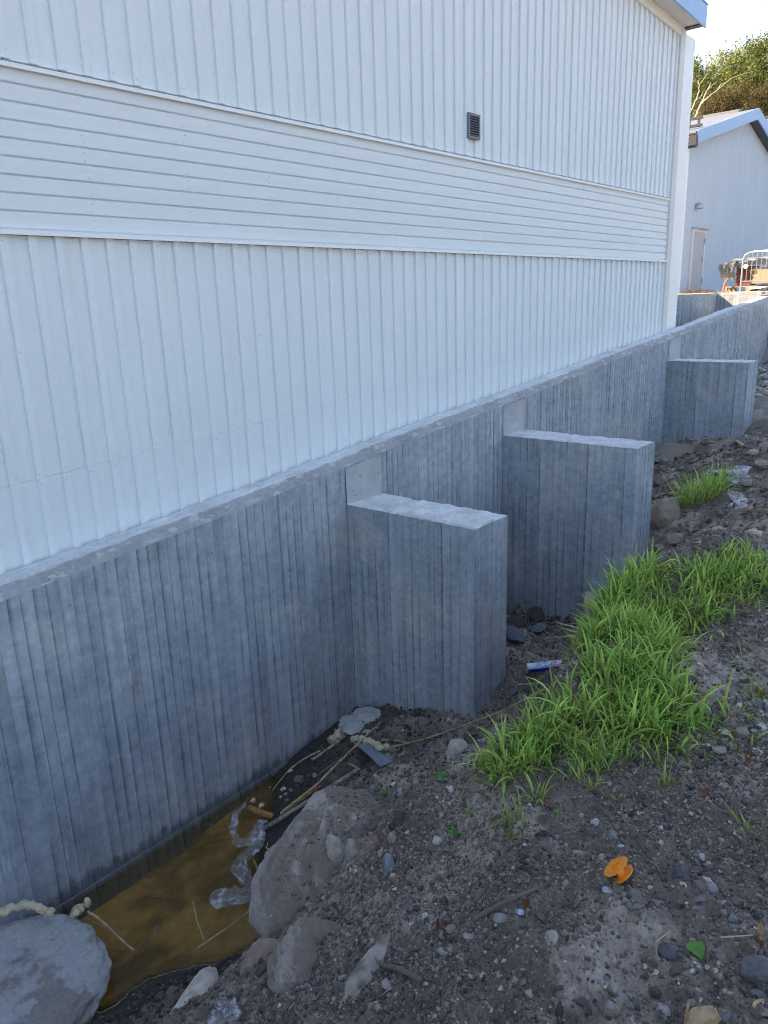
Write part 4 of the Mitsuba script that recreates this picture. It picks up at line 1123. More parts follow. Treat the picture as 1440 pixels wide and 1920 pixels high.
# debris behind the second buttress
single('lath', lath((7.523, 2.802, -0.448), (7.572, 2.609, -0.318), 0.04, 0.015, 11), 'grey_wood', 'grey lath behind the second buttress', 'lath')
single('lath', lath((7.809, 2.705, -0.334), (7.542, 2.554, -0.338), 0.03, 0.012, 12), 'pale_wood', 'short pale wood piece crossing the end of a grey lath', 'lath')
single('lath', lath((6.455, 1.678, -0.172), (5.935, 1.337, 0.007), 0.03, 0.012, 13), 'pale_wood', 'pale lath at the right picture edge above the tan rock', 'lath')
single('lath', lath((9.576, 3.026, -0.221), (9.452, 2.861, -0.186), 0.05, 0.02, 14), 'pale_wood', 'pale board end at the foot of the third buttress', 'lath')
single('lath', lath((9.410, 2.583, -0.134), (8.393, 2.214, -0.001), 0.035, 0.015, 15), 'grey_wood', 'tilted grey board at the front corner of the third buttress', 'lath')
single('stick', stick([(8.519, 2.854, -0.274), (8.441, 2.680, -0.144)], 0.008, 0.004, seed=31), 'bark', 'dark twig on the slope before the third buttress', 'stick', smooth=40)
for k, (c, rad, lab) in enumerate([((9.299, 3.274, -0.341), (0.55, 0.28, 0.10), 'grey concrete spill at the left foot of the third buttress'), ((9.457, 2.769, -0.270), (0.5, 0.22, 0.08), 'grey concrete spill at the front foot of the third buttress')]):
    sp = rock_mesh(rad, 470 + k, 4, 0.3, 4, 0.3)
    sp.apply_translation(c)
    single('concrete_spill', sp, 'rock', lab, 'concrete lump', smooth=True)
for k, (c, rad, col, lab) in enumerate([((8.669, 2.818, -0.260), (0.10, 0.07, 0.05), (0.17, 0.15, 0.14), 'brown stone on the slope in front of the third buttress'), ((7.951, 2.948, -0.400), (0.10, 0.08, 0.07), (0.12, 0.105, 0.1), 'brown stone at the right side of the second buttress'),
                                        ((7.494, 2.609, -0.374), (0.05, 0.035, 0.02), (0.30, 0.24, 0.16), 'tan chip beside the grey lath behind the second buttress'), ((7.409, 1.905, -0.154), (0.09, 0.06, 0.04), (0.19, 0.17, 0.155), 'stone right of the whitish film'),
                                        ((7.747, 1.874, -0.034), (0.09, 0.06, 0.045), (0.22, 0.20, 0.18), 'pale stone at the right edge above the film'), ((7.991, 2.023, 0.025), (0.06, 0.05, 0.035), (0.28, 0.25, 0.21), 'small pale stone right of the third buttress'),
                                        ((4.452, 1.511, 0.147), (0.07, 0.05, 0.035), (0.14, 0.12, 0.11), 'brown stone under the hollow behind the second buttress'), ((6.376, 2.301, -0.605), (0.07, 0.05, 0.05), (0.19, 0.165, 0.15), 'tan stone touching the second buttress corner')]):
    rock('stone', c, rad, 480 + k, lab, color=col, rot=0.3 + k, cuts=8)
# orange reel
reel = thing('plastic_reel', 'bright orange plastic reel with a toothed rim lying tilted on the soil', 'reel')
rc = A(*(1.779, 0.695, -0.000))
RQ = Rotation.align_vectors([[-0.152, 0.626, 0.764]], [[0, 0, 1]])[0].as_matrix()


def put(m):
    m.apply_transform(np.block([[RQ, rc[:, None]], [np.zeros((1, 3)), np.ones((1, 1))]]))
    return m


th = np.linspace(0, 2 * np.pi, 24 * 4, endpoint=False)
rad_t = 0.0375 + 0.0030 * np.where(np.sin(th * 22) > 0.1, 1, -0.4)
disc_t = shapely.Polygon(np.stack([rad_t * np.cos(th), rad_t * np.sin(th)], -1))
ringd = lambda a, b: shapely.Point(0, 0).buffer(b, 32).difference(shapely.Point(0, 0).buffer(a, 32))
ex = lambda g, h, z: [x.apply_translation([0, 0, z]) or x for x in [trimesh.creation.extrude_polygon(q, h, engine='earcut') for q in getattr(g, 'geoms', [g])]]
obj('toothed_disc', put(cat(ex(disc_t.difference(shapely.Point(0, 0).buffer(0.013, 24)), 0.0032, 0.012) + ex(ringd(0.0300, 0.0312), 0.0010, 0.0153) + ex(ringd(0.0235, 0.0247), 0.0010, 0.0153) + ex(ringd(0.0125, 0.0150), 0.0014, 0.0153))), 'orange_plastic', reel, smooth=30)
slots = shapely.union_all([shapely.affinity.rotate(shapely.box(0.003, -0.0012, 0.0105, 0.0012), a, origin=(0, 0)) for a in range(0, 360, 45)])
obj('slotted_centre', put(cat(ex(shapely.Point(0, 0).buffer(0.0124, 24).difference(slots), 0.002, 0.0115))), 'orange_plastic', reel, smooth=30)
obj('hub', put(cat(ex(shapely.Point(0, 0).buffer(0.013, 24), 0.024, -0.0125))), 'orange_plastic', reel, smooth=30)
obj('plain_disc', put(cat(ex(shapely.Point(0, 0).buffer(0.037, 40), 0.0026, -0.0155))), 'orange_plastic', reel, smooth=30)


single('fallen_leaf', leaf((1.655, 0.430, -0.020), 0.052, 1, 'poplar', -2.35, 0.12, (0.1, 0.15)), 'leaf_green', 'fresh green fallen leaf with stem lying on the soil at the lower right', 'leaf', smooth=True)
for k, (c, s, m_, yaw, lab) in enumerate([((1.779, 0.320, 0.021), 0.034, 'leaf_tan', 0.4, 'curled tan dry leaf at the right edge'), ((1.753, 0.317, 0.005), 0.028, 'leaf_brown', 1.4, 'curled rust-brown dry leaf below a tan leaf'),
                                          ((2.177, 0.890, -0.079), 0.030, 'leaf_tan', 0.9, 'tan curled dry leaf on soil below the main grass'), ((1.572, 0.877, -0.076), 0.034, 'leaf_brown', 0.2, 'rust-brown dry leaf above the pale blue disc'),
                                          ((1.466, 1.115, -0.225), 0.038, 'leaf_brown', 0.7, 'dark scorched orange-brown leaf at the left end of the twig'), ((1.504, 0.716, -0.043), 0.022, 'leaf_brown', 0.1, 'small red-brown leaf right of the pale grey stone'),
                                          ((2.800, 0.852, 0.053), 0.034, 'leaf_brown', 0.5, 'brown dry leaf at the right side of the main grass'), ((2.956, 0.635, 0.062), 0.045, 'leaf_brown', 1.2, 'rust-brown dry leaf at the right edge near a pale stone'),
                                          ((2.552, 0.566, 0.015), 0.04, 'leaf_brown', 0.1, 'brown dry leaf on a flat whitish stone'), ((2.264, 0.617, 0.015), 0.04, 'leaf_brown', 2.2, 'brown leaf scraps on the soil at right of the tufts'),
                                          ((2.253, 1.426, -0.138), 0.04, 'leaf_tan', 1.0, 'tan dry leaf at the left end of the grass'), ((1.586, 1.171, -0.249), 0.025, 'leaf_olive', 0.6, 'olive dead leaf in the lower left soil'),
                                          ((2.973, 0.699, 0.076), 0.05, 'leaf_olive', 2.6, 'grey-green leaf beside the grass tuft at the right edge'), ((3.580, 0.949, 0.076), 0.06, 'leaf_olive', 0.3, 'wilted grey-green leaf in the far grass'),
                                          ((3.900, 0.877, 0.132), 0.07, 'leaf_olive', 1.3, 'broad dull leaf at the right edge of the far grass')]):
    single('dry_leaf', leaf(c, s, 500 + k, 'oval', yaw, 0.5, (0.3, -0.2)), m_, lab, 'leaf', smooth=True)


def weed(c, n, size, seed, label, runner=None):
    r = np.random.default_rng(seed)
    t = thing('weed', label, 'weed')
    for k in range(n):
        a = 2 * np.pi * k / n + r.uniform(-0.3, 0.3)
        o = np.asarray(c) + [math.cos(a) * size * 0.6, math.sin(a) * size * 0.6, 0.012 + r.uniform(0, 0.01)]
        obj('leaf', leaf(o, size * r.uniform(0.8, 1.1), seed + k, 'oval', a, 0.2, (0, -0.2)), 'leaf_weed', t, smooth=True)
    stems = [stick([np.asarray(c), np.asarray(c) + [0, 0, 0.014]], 0.0015, 0.0012, 5, 0, seed)]
    if runner is not None:
        stems.append(stick(runner, 0.0022, 0.0016, 24, 0.004, seed))
    obj('stem', cat(stems), 'straw', t, smooth=True)


weed((1.891, 1.353, -0.280), 5, 0.026, 520, 'small green weed with a yellow runner reaching up to the straggly tuft', [(1.898, 1.335, -0.271), (1.911, 1.245, -0.217), (1.930, 1.202, -0.184), (1.953, 1.162, -0.141)])
weed((2.425, 2.164, -0.788), 4, 0.024, 530, 'bright green clover on the upper bank left of the middle')
weed((2.118, 1.572, -0.269), 5, 0.030, 540, 'dark green weed on the bank edge under the soil-covered rock')
weed((2.028, 1.018, -0.127), 3, 0.014, 550, 'tiny round-leaved seedling near the dark hollow')
weed((1.949, 1.327, -0.221), 3, 0.018, 560, 'small pale green seedling at the left of the straggly tuft')
# twigs, chips and scraps
mat('blue_disc', (0.42, 0.52, 0.66), 0.4)


def put_ring(c):
    m = trimesh.creation.torus(0.011, 0.005, 18, 8)
    m.apply_transform(trimesh.transformations.euler_matrix(1.2, 0.3, 0.5))
    m.apply_translation(c)
    return m


single('twig', stick([(1.518, 1.012, -0.162), (1.551, 0.954, -0.105), (1.581, 0.902, -0.062), (1.644, 0.877, -0.066)], 0.0075, 0.0055, n=26, wob=0.004, seed=40), 'bark', 'thick brown twig lying on the stony soil left of the orange reel', 'twig', smooth=40)
single('twig', stick([(1.358, 1.258, -0.356), (1.309, 1.144, -0.265), (1.297, 1.042, -0.228)], 0.007, 0.008, n=20, wob=0.004, seed=41), 'bark', 'dark root piece lying across the buried slab', 'twig', smooth=40)
single('twig', stick([(1.699, 1.316, -0.284), (1.743, 1.231, -0.242)], 0.003, 0.002, n=12, seed=42), 'bark', 'thin straight twig in the middle left soil', 'twig', smooth=40)
single('twig', stick([(2.064, 0.809, -0.046), (1.993, 0.742, -0.020)], 0.0016, 0.0012, n=10, seed=43), 'straw', 'thin pale stalk above the orange reel', 'twig', smooth=40)
single('twig', stick([(1.943, 0.675, -0.063), (1.911, 0.635, -0.036), (1.906, 0.613, -0.058)], 0.0012, 0.001, n=16, wob=0, seed=44), 'straw', 'thin bent straw right of the orange reel', 'twig', smooth=40)
single('twig', stick([(1.621, 0.521, -0.017), (1.657, 0.497, 0.006)], 0.0022, 0.0014, n=12, seed=45), 'straw', 'pale stalk just above the dark grey lump', 'twig', smooth=40)
single('twig', stick([(1.707, 0.394, 0.007), (1.758, 0.329, 0.015)], 0.0020, 0.0014, n=12, seed=46), 'straw', 'pale stalk pointing at the tan dry leaf', 'twig', smooth=40)
single('twig', stick([(1.384, 0.734, -0.077), (1.370, 0.681, -0.073)], 0.0012, 0.001, n=10, seed=47), 'bark', 'very thin twig near the bottom middle', 'twig', smooth=40)
single('twig', stick([(1.237, 1.159, -0.319), (1.257, 1.115, -0.263)], 0.0016, 0.0012, n=10, seed=48), 'straw', 'thin white straw near the buried slab', 'twig', smooth=40)
single('wood_chip', lath((1.443, 0.384, -0.028), (1.455, 0.331, 0.025), 0.05, 0.014, 21, n=4), 'pale_wood', 'flat pale wood chip at the bottom edge on the right', 'wood chip')
single('wood_chip', lath((1.544, 0.271, 0.016), (1.609, 0.262, -0.016), 0.008, 0.005, 22, n=4), 'pale_wood', 'narrow pale wood chip at the lower right edge', 'wood chip')
single('wood_chip', lath((1.463, 0.393, -0.026), (1.481, 0.394, -0.006), 0.006, 0.004, 23, n=4), 'pale_wood', 'narrow upright chip touching the flat pale wood chip', 'wood chip')
for k, (c, lab) in enumerate([((1.420, 0.573, -0.041), 'curly white scrap at the bottom middle'), ((1.529, 0.492, -0.036), 'small cream scrap left of the dark stone'), ((1.314, 0.807, -0.119), 'small cream scrap at the lower left'),
                              ((1.264, 0.802, -0.142), 'tiny white scrap at the bottom left'), ((1.502, 0.376, -0.016), 'cream scrap above the flat pale wood chip'), ((1.776, 0.606, -0.022), 'white scrap right of the flat pale blue stone'),
                              ((1.538, 0.523, -0.047), 'tiny cream scrap below the dark grey lump'), ((1.598, 0.373, -0.010), 'cream scrap left of the biggest dark stone')]):
    single('paper_scrap', film([np.asarray(c), np.asarray(c) + [0.008, -0.006, 0.004], np.asarray(c) + [0.014, 0.004, 0.0]], 0.007, 600 + k, 0.004, n=14, m=5), 'straw', lab, 'scrap', smooth=True)
single('plastic_disc', cat([x.apply_translation((1.552, 0.883, -0.090)) or x for x in ex(shapely.Point(0, 0).buffer(0.010, 16), 0.003, 0.0)]), 'blue_disc', 'small pale blue disc on the soil below the brown twig', 'disc')
single('plastic_scrap', film([(1.908, 1.038, -0.147), (1.922, 1.010, -0.133), (1.929, 0.983, -0.137)], 0.022, 620, 0.012, n=30, m=8), 'black_plastic', 'shiny black plastic scrap in the dark hollow under the straggly tuft', 'plastic scrap', smooth=True)
rc2 = rock_mesh((0.052, 0.036, 0.026), 630, 3, 0.5, 3)
rc2.apply_translation((1.951, 1.663, -0.408))
single('charred_lump', rc2, 'black_plastic', 'black charred lump with a rusty hole on the bank', 'charred lump', smooth=True)
single('rusty_ring', put_ring((1.917, 1.673, -0.407)), 'rust', 'small rusty orange ring stuck in the charred lump', 'ring', smooth=True)

# ---------------------------------------------------------------- far house
def c_house(p, n, uv):
    k = dr.floor((p.x + p.y) / 0.12)
    fr = (p.x + p.y) / 0.12 - k
    ln = 1 - smoothstep(0.0, 0.10, dr.minimum(fr, 1 - fr))
    return mi.Color3f(0.46, 0.51, 0.58) * (0.97 + 0.05 * (cell_rand(k, 1, 2) - 0.5)) * (1 - 0.10 * ln) * (0.96 + 0.08 * fbm(p.x, p.y, p.z * 0.7, 3))


def c_roof(p, n, uv):
    return mix((0.15, 0.155, 0.19), (0.20, 0.205, 0.24), fbm(p.x * 3, p.y * 8, 1, 3)) * (1 - 0.25 * smoothstep(0.9, 0.95, p.y * 2.5 - dr.floor(p.y * 2.5)))


mat('house_paint', proc(c_house), 0.7)
mat('roof_sheet', proc(c_roof), 0.45)
mat('door_paint', (0.40, 0.385, 0.42), 0.5)
mat('brick_red', (0.17, 0.06, 0.035), 0.85)
mat('orange_paint', (0.48, 0.14, 0.06), 0.5)
mat('plywood', (0.33, 0.25, 0.16), 0.8)
mat('tarp_grey', (0.16, 0.165, 0.17), 0.4)

HX0, HXA, HY0, HY1, HZ = 24.15, 29.65, 8.75, 24.0, 5.72
SL = 0.25
zr = lambda x: HZ + 0.06 + SL * (HXA - HX0 - abs(x - HXA)) + 0.0
house = thing('far_house', 'pale blue-grey gabled house with blue roof edge standing behind the yard', 'building')
obj('wall', prism([(HX0, 1.3), (2 * HXA - HX0, 1.3), (2 * HXA - HX0, HZ), (HXA, zr(HXA) - 0.02), (HX0, HZ)], HY0, HY1), 'house_paint', house)
for y in (8.80, 9.35, 9.9, 10.5, 11.2, 12.0):
    obj('wall_board', box(HX0 - 0.05, HX0 - 0.002, y, y + 0.38, 1.35, HZ - 0.03), 'white_trim', house)
obj('corner_board', cat([box(HX0 - 0.055, HX0 + 0.16, HY0 - 0.03, HY0 - 0.002, 1.35, HZ - 0.02)]), 'white_trim', house)
FY = 8.40
left = [(HX0 - 0.15, zr(HX0 - 0.15) - 0.06), (HXA, zr(HXA) - 0.06), (HXA, zr(HXA) + 0.29), (HX0 - 0.15, zr(HX0 - 0.15) + 0.29)]
right = [(2 * HXA - x, z) for x, z in left]
obj('barge_board', prism(left, FY, FY + 0.04), 'blue_fascia', house)
obj('barge_board', prism(right, FY, FY + 0.04), 'blue_fascia', house)
rl = [(HX0 - 0.2, zr(HX0 - 0.2) + 0.10), (HXA - 0.001, zr(HXA) + 0.10), (HXA - 0.001, zr(HXA) + 0.28), (HX0 - 0.2, zr(HX0 - 0.2) + 0.28)]
rr = [(2 * HXA - x, z) for x, z in rl]
roof_k = obj('roof', cat([prism(rl, FY + 0.045, HY1 + 0.3), prism(rr, FY + 0.045, HY1 + 0.3)]), 'roof_sheet', house)
obj('ridge_cap', prism([(HXA - 0.22, zr(HXA) + 0.22), (HXA, zr(HXA) + 0.285), (HXA + 0.22, zr(HXA) + 0.22), (HXA + 0.22, zr(HXA) + 0.30), (HXA, zr(HXA) + 0.36), (HXA - 0.22, zr(HXA) + 0.30)], FY + 0.6, HY1 + 0.3), 'tarp_grey', roof_k)
sofr = [(2 * HXA - HX0 + 0.1, zr(HX0 - 0.1) - 0.03), (HXA + 0.02, zr(HXA) - 0.03), (HXA + 0.02, zr(HXA) + 0.06), (2 * HXA - HX0 + 0.1, zr(HX0 - 0.1) + 0.06)]
obj('soffit', prism(sofr, FY + 0.045, HY0 - 0.002), 'dark_metal', house)
obj('gutter', cat([box(HX0 - 0.34, HX0 - 0.16, FY - 0.02, HY1, HZ - 0.10, HZ + 0.16), box(HX0 - 0.155, HX0 + 0.02, FY + 0.05, HY0 - 0.035, HZ - 0.12, HZ + 0.0), box(HX0 - 0.34, HX0 - 0.06, FY + 0.05, HY1, HZ + 0.17, HZ + 0.22)]), 'dark_metal', house)
gd = []
for k in range(16):
    gd.append(box(HX0 + 0.55, HX0 + 0.60, 8.62 + k * 0.28, 8.68 + k * 0.28, zr(HX0 + 0.57) + 0.32, zr(HX0 + 0.57) + 0.56))
gd += [box(HX0 + 0.54, HX0 + 0.61, 8.55, 13.1, zr(HX0 + 0.57) + z, zr(HX0 + 0.57) + z + 0.07) for z in (0.33, 0.53)]
obj('snow_guard', cat(gd), 'dark_metal', house)
dk = obj('door', box(25.12, 26.12, 8.70, 8.748, 1.56, 3.36), 'door_paint', house)
obj('frame', cat([box(25.02, 25.115, 8.685, 8.748, 1.56, 3.44), box(26.125, 26.22, 8.685, 8.748, 1.56, 3.44), box(25.116, 26.124, 8.685, 8.748, 3.362, 3.44)]), 'soffit_paint', dk)
obj('hood', box(24.98, 26.30, 8.60, 8.747, 3.442, 3.475), 'galvanised', dk)
obj('handle', box(26.0, 26.06, 8.66, 8.699, 2.48, 2.62), 'galvanised', dk)
for z in (1.85, 3.05):
    obj('hinge', box(26.10, 26.17, 8.665, 8.684, z, z + 0.14), 'galvanised', dk)
lp = trimesh.creation.icosphere(subdivisions=2, radius=0.16)
lp.vertices = np.array(lp.vertices) * [1, 0.8, 1] * np.where(np.array(lp.vertices)[:, 2:] < 0, [1, 1, 0.25], [1, 1, 1])
lp.apply_translation((25.30, 8.66, 4.05))
lk = obj('wall_lamp', lp, 'galvanised', house, smooth=30)
labels[lk] = {'label': 'small domed grey lamp above the door'}

# ---------------------------------------------------------------- yard objects
def rod(p, q, r, s=8):
    return tube([p, q], r, s)


bar = thing('barrier', 'galvanised crowd barrier with upright bars standing in front of the wrapped pallet load', 'barrier')
b0, bx = (22.000, 6.287, 1.529), 22.0
ya, za = b0[1], b0[2]
yb_, zt_ = ya - 2.2, za + 0.98
obj('frame', tube([(bx, ya, za), (bx, ya, zt_ - 0.16), (bx, ya - 0.04, zt_ - 0.06), (bx, ya - 0.15, zt_), (bx - 0.1, yb_ + 0.15, zt_), (bx - 0.1, yb_ + 0.04, zt_ - 0.06), (bx - 0.1, yb_, zt_ - 0.16), (bx - 0.1, yb_, za)], 0.022, 8), 'galvanised', bar, smooth=40)
obj('lower_rail', rod((bx, ya, za + 0.26), (bx - 0.1, yb_, za + 0.26), 0.016), 'galvanised', bar, smooth=40)
for k in range(1, 19):
    t = k / 19
    obj('upright', rod((bx - 0.1 * t, ya + (yb_ - ya) * t, za + 0.26), (bx - 0.1 * t, ya + (yb_ - ya) * t, zt_ - 0.01), 0.008, 6), 'galvanised', bar, smooth=40)
obj('foot', box(bx - 0.30, bx + 0.30, ya - 0.03, ya + 0.03, za - 0.03, za + 0.0), 'galvanised', bar)
# pallet with wrapped load
px_ = 23.4
p0 = (23.400, 7.050, 1.565)
y0, z0 = p0[1], 1.535
pal = thing('pallet', 'weathered wooden pallet under the wrapped load behind the barrier', 'pallet')
for k in range(5):
    obj('deck_board', box(px_ - 0.4 + k * 0.2, px_ - 0.26 + k * 0.2, y0 - 1.35, y0, z0 + 0.115, z0 + 0.14), 'grey_wood', pal)
for k in range(3):
    for j in range(3):
        obj('block', box(px_ - 0.4 + k * 0.38, px_ - 0.28 + k * 0.38, y0 - 0.12 - j * 0.61, y0 - j * 0.61, z0, z0 + 0.114), 'plywood', pal)
single('brick_stack', cat([box(px_ - 0.32 + 0.02 * (k % 2), px_ + 0.15, y0 - 0.70 - 0.01 * k, y0 - 0.30, z0 + 0.145 + k * 0.075, z0 + 0.215 + k * 0.075) for k in range(7)]), 'brick_red', 'red-brown stack of flat packs on the pallet', 'stack')
single('plywood_sheet', box(px_ - 0.30, px_ - 0.27, y0 - 1.9, y0 - 0.72, z0 + 0.20, z0 + 0.62), 'plywood', 'tan plywood sheet standing behind the barrier bars', 'board')


def drape(x, ya_, yb2, zlo, zhi, seed, out=0.16):
    g = np.zeros((40, 22, 3))
    u, v = np.meshgrid(np.linspace(0, 1, 40), np.linspace(0, 1, 22), indexing='ij')
    n = meshkit.fbm(np.stack([u * 7, v * 5, 0 * u + seed], -1), 3, seed)
    g[..., 0] = x - out * np.sin(v * 3.14) * n * 2 + 0.5 * np.clip(v - 0.7, 0, 1)
    g[..., 1] = ya_ + (yb2 - ya_) * u + 0.10 * (n - 0.5)
    g[..., 2] = zlo + (zhi - zlo) * np.clip(v * 1.25, 0, 1) + 0.22 * (n - 0.5) * (1 - v)
    return sheet(g)


single('tarpaulin', drape(px_ - 0.42, y0 + 0.05, y0 - 0.34, z0 + 0.35, z0 + 0.80, 3), 'tarp_grey', 'torn dark grey tarpaulin hanging over the left end of the pallet load', 'tarpaulin', smooth=True)
single('plastic_wrap', drape(px_ - 0.36, y0 - 0.2, y0 - 1.8, z0 + 0.66, z0 + 0.88, 5, 0.12), 'plate_grey', 'crumpled grey plastic wrap on top of the pallet load', 'plastic wrap', smooth=True)
single('white_sheet', box(px_ - 0.35, px_ + 0.3, y0 - 2.3, y0 - 0.72, z0 + 1.02, z0 + 1.06), 'white_trim', 'white panel lying on top of the pallet load', 'panel')
single('orange_post', tube([(px_ - 0.55, y0 - 0.07, z0), (px_ - 0.55, y0 - 0.09, z0 + 0.22), (px_ - 0.50, y0 - 0.16, z0 + 0.36)], 0.03, 8), 'orange_paint', 'short bent orange post beside the pallet', 'post', smooth=40)
single('round_label', cat([x.apply_transform(trimesh.transformations.rotation_matrix(-math.pi / 2, [0, 1, 0])) and None or x.apply_translation((px_ - 0.45, y0 - 0.58, z0 + 0.66)) or x for x in ex(shapely.Point(0, 0).buffer(0.06, 16), 0.01, 0)]), 'white_plastic', 'round white disc on the front of the pallet load', 'disc')
single('black_sheeting', blob((px_ - 0.5, y0 - 1.35, z0 + 0.05), (0.35, 0.50, 0.14), 700, 0.9), 'black_plastic', 'heap of black sheeting on the ground right of the pallet', 'sheeting', smooth=True)
single('timber_beam', box(px_ - 0.75, px_ - 0.62, y0 - 2.4, y0 - 0.8, z0 + 0.05, z0 + 0.11), 'white_trim', 'pale bar lying on the black sheeting', 'beam')
for k in range(3):
    q0, q1 = (15.200, 5.407, 1.654), (15.200, 4.783, 1.622)
    single('rusty_plate', lath((q0[0] + 0.12 * k, q0[1], 1.56 + 0.022 * k), (q1[0] + 0.12 * k, q1[1] + 0.12 * k, 1.56 + 0.022 * k), 0.16, 0.018, 710 + k), 'rust', ['lowest rusty steel plate on the inner yard wall', 'middle rusty steel plate on the inner yard wall', 'top rusty steel plate on the inner yard wall'][k], 'steel plate')
q0, q1 = (16.200, 5.117, 1.604), (16.200, 4.871, 1.586)
single('dark_beam', lath((q0[0], q0[1], 1.555), (q1[0], q1[1], 1.555), 0.10, 0.05, 720), 'tarp_grey', 'dark low beam lying on the yard left of the pallet', 'beam')

# ---------------------------------------------------------------- wooded hill
hx, hy = np.meshgrid(np.linspace(36, 160, 60), np.linspace(-60, 110, 60), indexing='ij')


def hill_z(x, y):
    p = np.stack([np.asarray(x, float) * 0.05, np.asarray(y, float) * 0.05, 0 * np.asarray(x, float)], -1)
    return 1.0 + 18.0 * sst(37, 100, x) + 3.0 * (meshkit.fbm(p, 3, 4) - 0.5) * sst(38, 50, x)


def c_hill(p, n, uv):
    return mix((0.05, 0.06, 0.025), (0.09, 0.07, 0.035), fbm(p.x * 0.7, p.y * 0.7, p.z, 4))


mat('hill_soil', proc(c_hill), 0.95)
struct('hillside', sheet(np.stack([hx, hy, hill_z(hx, hy)], -1)), 'hill_soil', 'wooded hillside rising behind the far house', 'hill', smooth=True)
scene['tree_leaf'] = {'type': 'principledthin', 'base_color': {'type': 'mesh_attribute', 'name': 'vertex_color'}, 'roughness': 0.45, 'diff_trans': 0.8}
mat('birch_bark', (0.52, 0.48, 0.40), 0.8)
mat('dark_bark', (0.07, 0.055, 0.045), 0.9)


def foliage(c, rad, n, size, base, seed, clumps=70, var=0.3):
    r = np.random.default_rng(seed)
    d = r.normal(size=(clumps, 3))
    d /= np.linalg.norm(d, axis=1, keepdims=True)
    cc = np.asarray(c) + d * np.asarray(rad) * (r.random((clumps, 1)) ** 0.45)
    k = r.integers(0, clumps, n)
    cs = r.uniform(0.10, 0.26, clumps) * max(rad)
    ctone = r.uniform(0.55, 1.3, clumps)
    pos = cc[k] + r.normal(size=(n, 3)) * cs[k, None] * [0.55, 0.55, 0.9]
    s = size * r.uniform(0.5, 1.4, n)
    a = r.normal(size=(n, 3))
    a /= np.linalg.norm(a, axis=1, keepdims=True)
    b = np.cross(a, r.normal(size=(n, 3)))
    b /= np.linalg.norm(b, axis=1, keepdims=True)
    v = np.stack([pos - a * s[:, None], pos - b * s[:, None] * 0.5, pos + a * s[:, None], pos + b * s[:, None] * 0.5], 1).reshape(-1, 3)
    i = np.arange(n) * 4
    f = np.concatenate([np.stack([i, i + 1, i + 2], -1), np.stack([i, i + 2, i + 3], -1)])
    hue = r.random((n, 1))
    base = np.asarray(base)
    col = (base[0] * (1 - hue) + base[1] * hue) * (ctone[k] * r.uniform(1 - var, 1 + var, n))[:, None]
    return trimesh.Trimesh(v, f, process=False), np.repeat(col, 4, 0), cc


def tree(name, c, rad, n, size, base, seed, label, group=None, bark='dark_bark', cat_='tree', limbs=14):
    c = np.asarray(c, float)
    t = thing(name, label, cat_, group)
    m, col, cc = foliage(c, rad, n, size, base, seed)
    obj('crown', m, 'tree_leaf', t, color=col)
    gz = float(hill_z(c[0], c[1]))
    r = np.random.default_rng(seed + 1)
    z0 = min(gz, c[2] - rad[2]) - 0.3
    ts = [stick([(c[0], c[1], z0), (c[0] + 0.15, c[1] - 0.1, c[2]), (c[0], c[1], c[2] + rad[2] * 0.8)], 0.10 + 0.02 * rad[2], 0.02, 20, 0.05, seed)]
    for q in cc[r.permutation(len(cc))[:limbs]]:
        s0 = np.array([c[0], c[1], max(z0, min(q[2] - 0.4 * rad[2], c[2] + 0.3 * rad[2]))])
        ts.append(stick([s0, (s0 + q) / 2 + [0, 0, -0.1], q], 0.035, 0.008, 10, 0.04, seed))
    obj('trunk', cat(ts), bark, t, smooth=40)


YG = ((0.17, 0.21, 0.06), (0.38, 0.38, 0.13))
OL = ((0.11, 0.145, 0.05), (0.26, 0.28, 0.105))
RD = ((0.14, 0.09, 0.05), (0.18, 0.17, 0.07))
DK = ((0.03, 0.045, 0.025), (0.06, 0.08, 0.035))
tree('birch_tree', (58.660, 20.395, 14.672), (1.5, 1.5, 2.3), 8000, 0.085, YG, 1, 'yellow-green tree just right of the white hall corner', bark='birch_bark')
tree('birch_tree', (63.424, 20.163, 15.851), (1.7, 1.7, 2.3), 8000, 0.09, YG, 2, 'yellow-green tree with ragged top in the middle of the wood', bark='birch_bark')
tree('birch_tree', (62.326, 18.262, 15.858), (1.5, 1.5, 2.4), 8000, 0.09, OL, 3, 'olive-green tree standing between the ragged and the tallest tree', bark='birch_bark')
tree('birch_tree', (59.560, 16.466, 15.324), (1.7, 1.7, 2.5), 9000, 0.085, OL, 4, 'tallest tree at the right picture edge', bark='birch_bark')
tree('broadleaf_tree', (70.571, 23.319, 16.555), (2.6, 2.6, 2.6), 9000, 0.11, OL, 5, 'dull green tree behind the yellow-green ones', limbs=10)
tree('broadleaf_tree', (74.569, 22.240, 17.393), (2.6, 2.6, 2.8), 9000, 0.11, DK, 6, 'dark green tree deep in the wood', limbs=10)
tree('dark_tree', (66.882, 24.368, 16.475), (1.2, 1.2, 2.8), 6000, 0.10, DK, 7, 'dark narrow tree at the edge of the white hall', limbs=8)
tree('broadleaf_tree', (70.258, 17.523, 16.980), (2.2, 2.2, 3.2), 7000, 0.11, OL, 8, 'green tree beyond the right side of the wood', limbs=8)
tree('red_shrub', (51.530, 16.483, 12.252), (1.6, 1.6, 0.75), 6500, 0.06, RD, 9, 'reddish autumn shrub above the roof ridge of the far house', bark='dark_bark', cat_='shrub', limbs=8)
tree('red_shrub', (49.523, 16.920, 11.572), (1.0, 1.0, 0.6), 3500, 0.055, RD, 10, 'brownish shrub at the foot of the bare tree', bark='dark_bark', cat_='shrub', limbs=6)
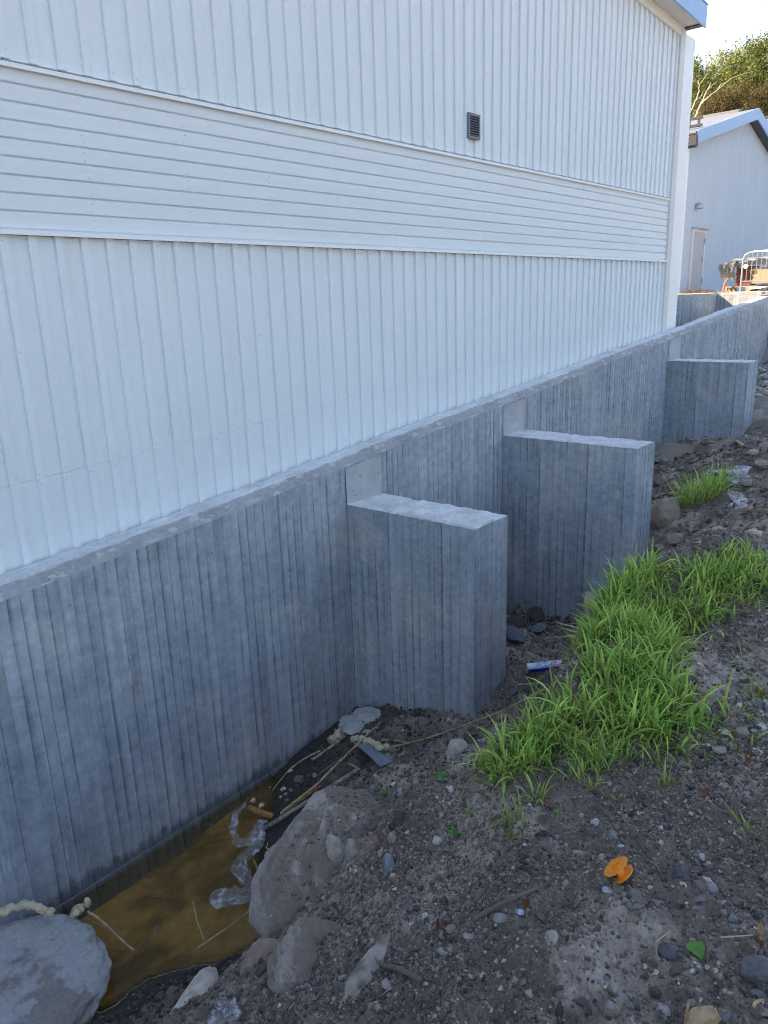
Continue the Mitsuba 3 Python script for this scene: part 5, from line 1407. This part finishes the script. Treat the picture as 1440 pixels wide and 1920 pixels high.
tree('red_shrub', (54.157, 15.190, 12.605), (1.3, 1.3, 0.9), 5000, 0.06, RD, 11, 'reddish shrub at the right picture edge behind the gable top', bark='dark_bark', cat_='shrub', limbs=6)
bare = thing('bare_tree', 'leaning bare tree with pale branches left of the red shrub', 'tree')
obj('trunk', cat([stick([(47.077, 16.881, 10.448), (47.331, 16.726, 11.141), (47.511, 16.595, 11.689), (47.669, 16.451, 12.147), (47.811, 16.227, 12.746)], 0.06, 0.014, 24, 0.04, 60), stick([(46.964, 17.202, 10.894), (47.309, 17.037, 11.435), (47.562, 16.845, 12.038), (47.655, 16.764, 12.471), (47.606, 16.874, 12.966)], 0.045, 0.012, 24, 0.04, 61)]), 'birch_bark', bare, smooth=40)
for k, pts in enumerate([[(47.459, 16.632, 11.633), (47.584, 16.182, 12.032), (47.957, 15.759, 12.417), (48.348, 15.351, 12.885), (48.655, 14.756, 13.063), (48.889, 14.357, 13.133)], [(47.690, 16.823, 12.703), (47.781, 16.669, 12.958), (47.923, 16.479, 13.267)],
                         [(47.496, 16.872, 11.924), (47.652, 16.618, 12.120), (47.759, 16.617, 12.407)], [(47.688, 16.357, 12.348), (47.887, 16.100, 12.655), (48.082, 15.946, 12.819)], [(47.834, 15.854, 12.307), (47.928, 15.707, 12.589), (48.102, 15.540, 12.667)]]):
    obj('branch', stick(pts, 0.032 if k == 0 else 0.018, 0.008, 24, 0.03, 65 + k), 'birch_bark', bare, smooth=40)
n = 26000
r5 = np.random.default_rng(71)
x, y = r5.uniform(44, 84, n), None
y = x * r5.uniform(0.10, 0.62, n)
z = hill_z(x, y) + r5.uniform(-0.2, 2.6, n)
s = r5.uniform(0.10, 0.26, n)
a = r5.normal(size=(n, 3)); a /= np.linalg.norm(a, axis=1, keepdims=True)
b = np.cross(a, r5.normal(size=(n, 3))); b /= np.linalg.norm(b, axis=1, keepdims=True)
pos = np.stack([x, y, z], -1)
v = np.stack([pos - a * s[:, None], pos - b * s[:, None] * 0.5, pos + a * s[:, None], pos + b * s[:, None] * 0.5], 1).reshape(-1, 3)
i = np.arange(n) * 4
hue = r5.random((n, 1))
col = np.where(r5.random((n, 1)) < 0.10, np.array([[0.15, 0.09, 0.04]]), (1 - hue) * np.array([0.06, 0.09, 0.03]) + hue * np.array([0.17, 0.20, 0.065]))
struct('undergrowth', trimesh.Trimesh(v, np.concatenate([np.stack([i, i + 1, i + 2], -1), np.stack([i, i + 2, i + 3], -1)]), process=False), 'tree_leaf', 'dense green and brown undergrowth covering the hillside', 'undergrowth', kind='stuff', color=np.repeat(col, 4, 0))
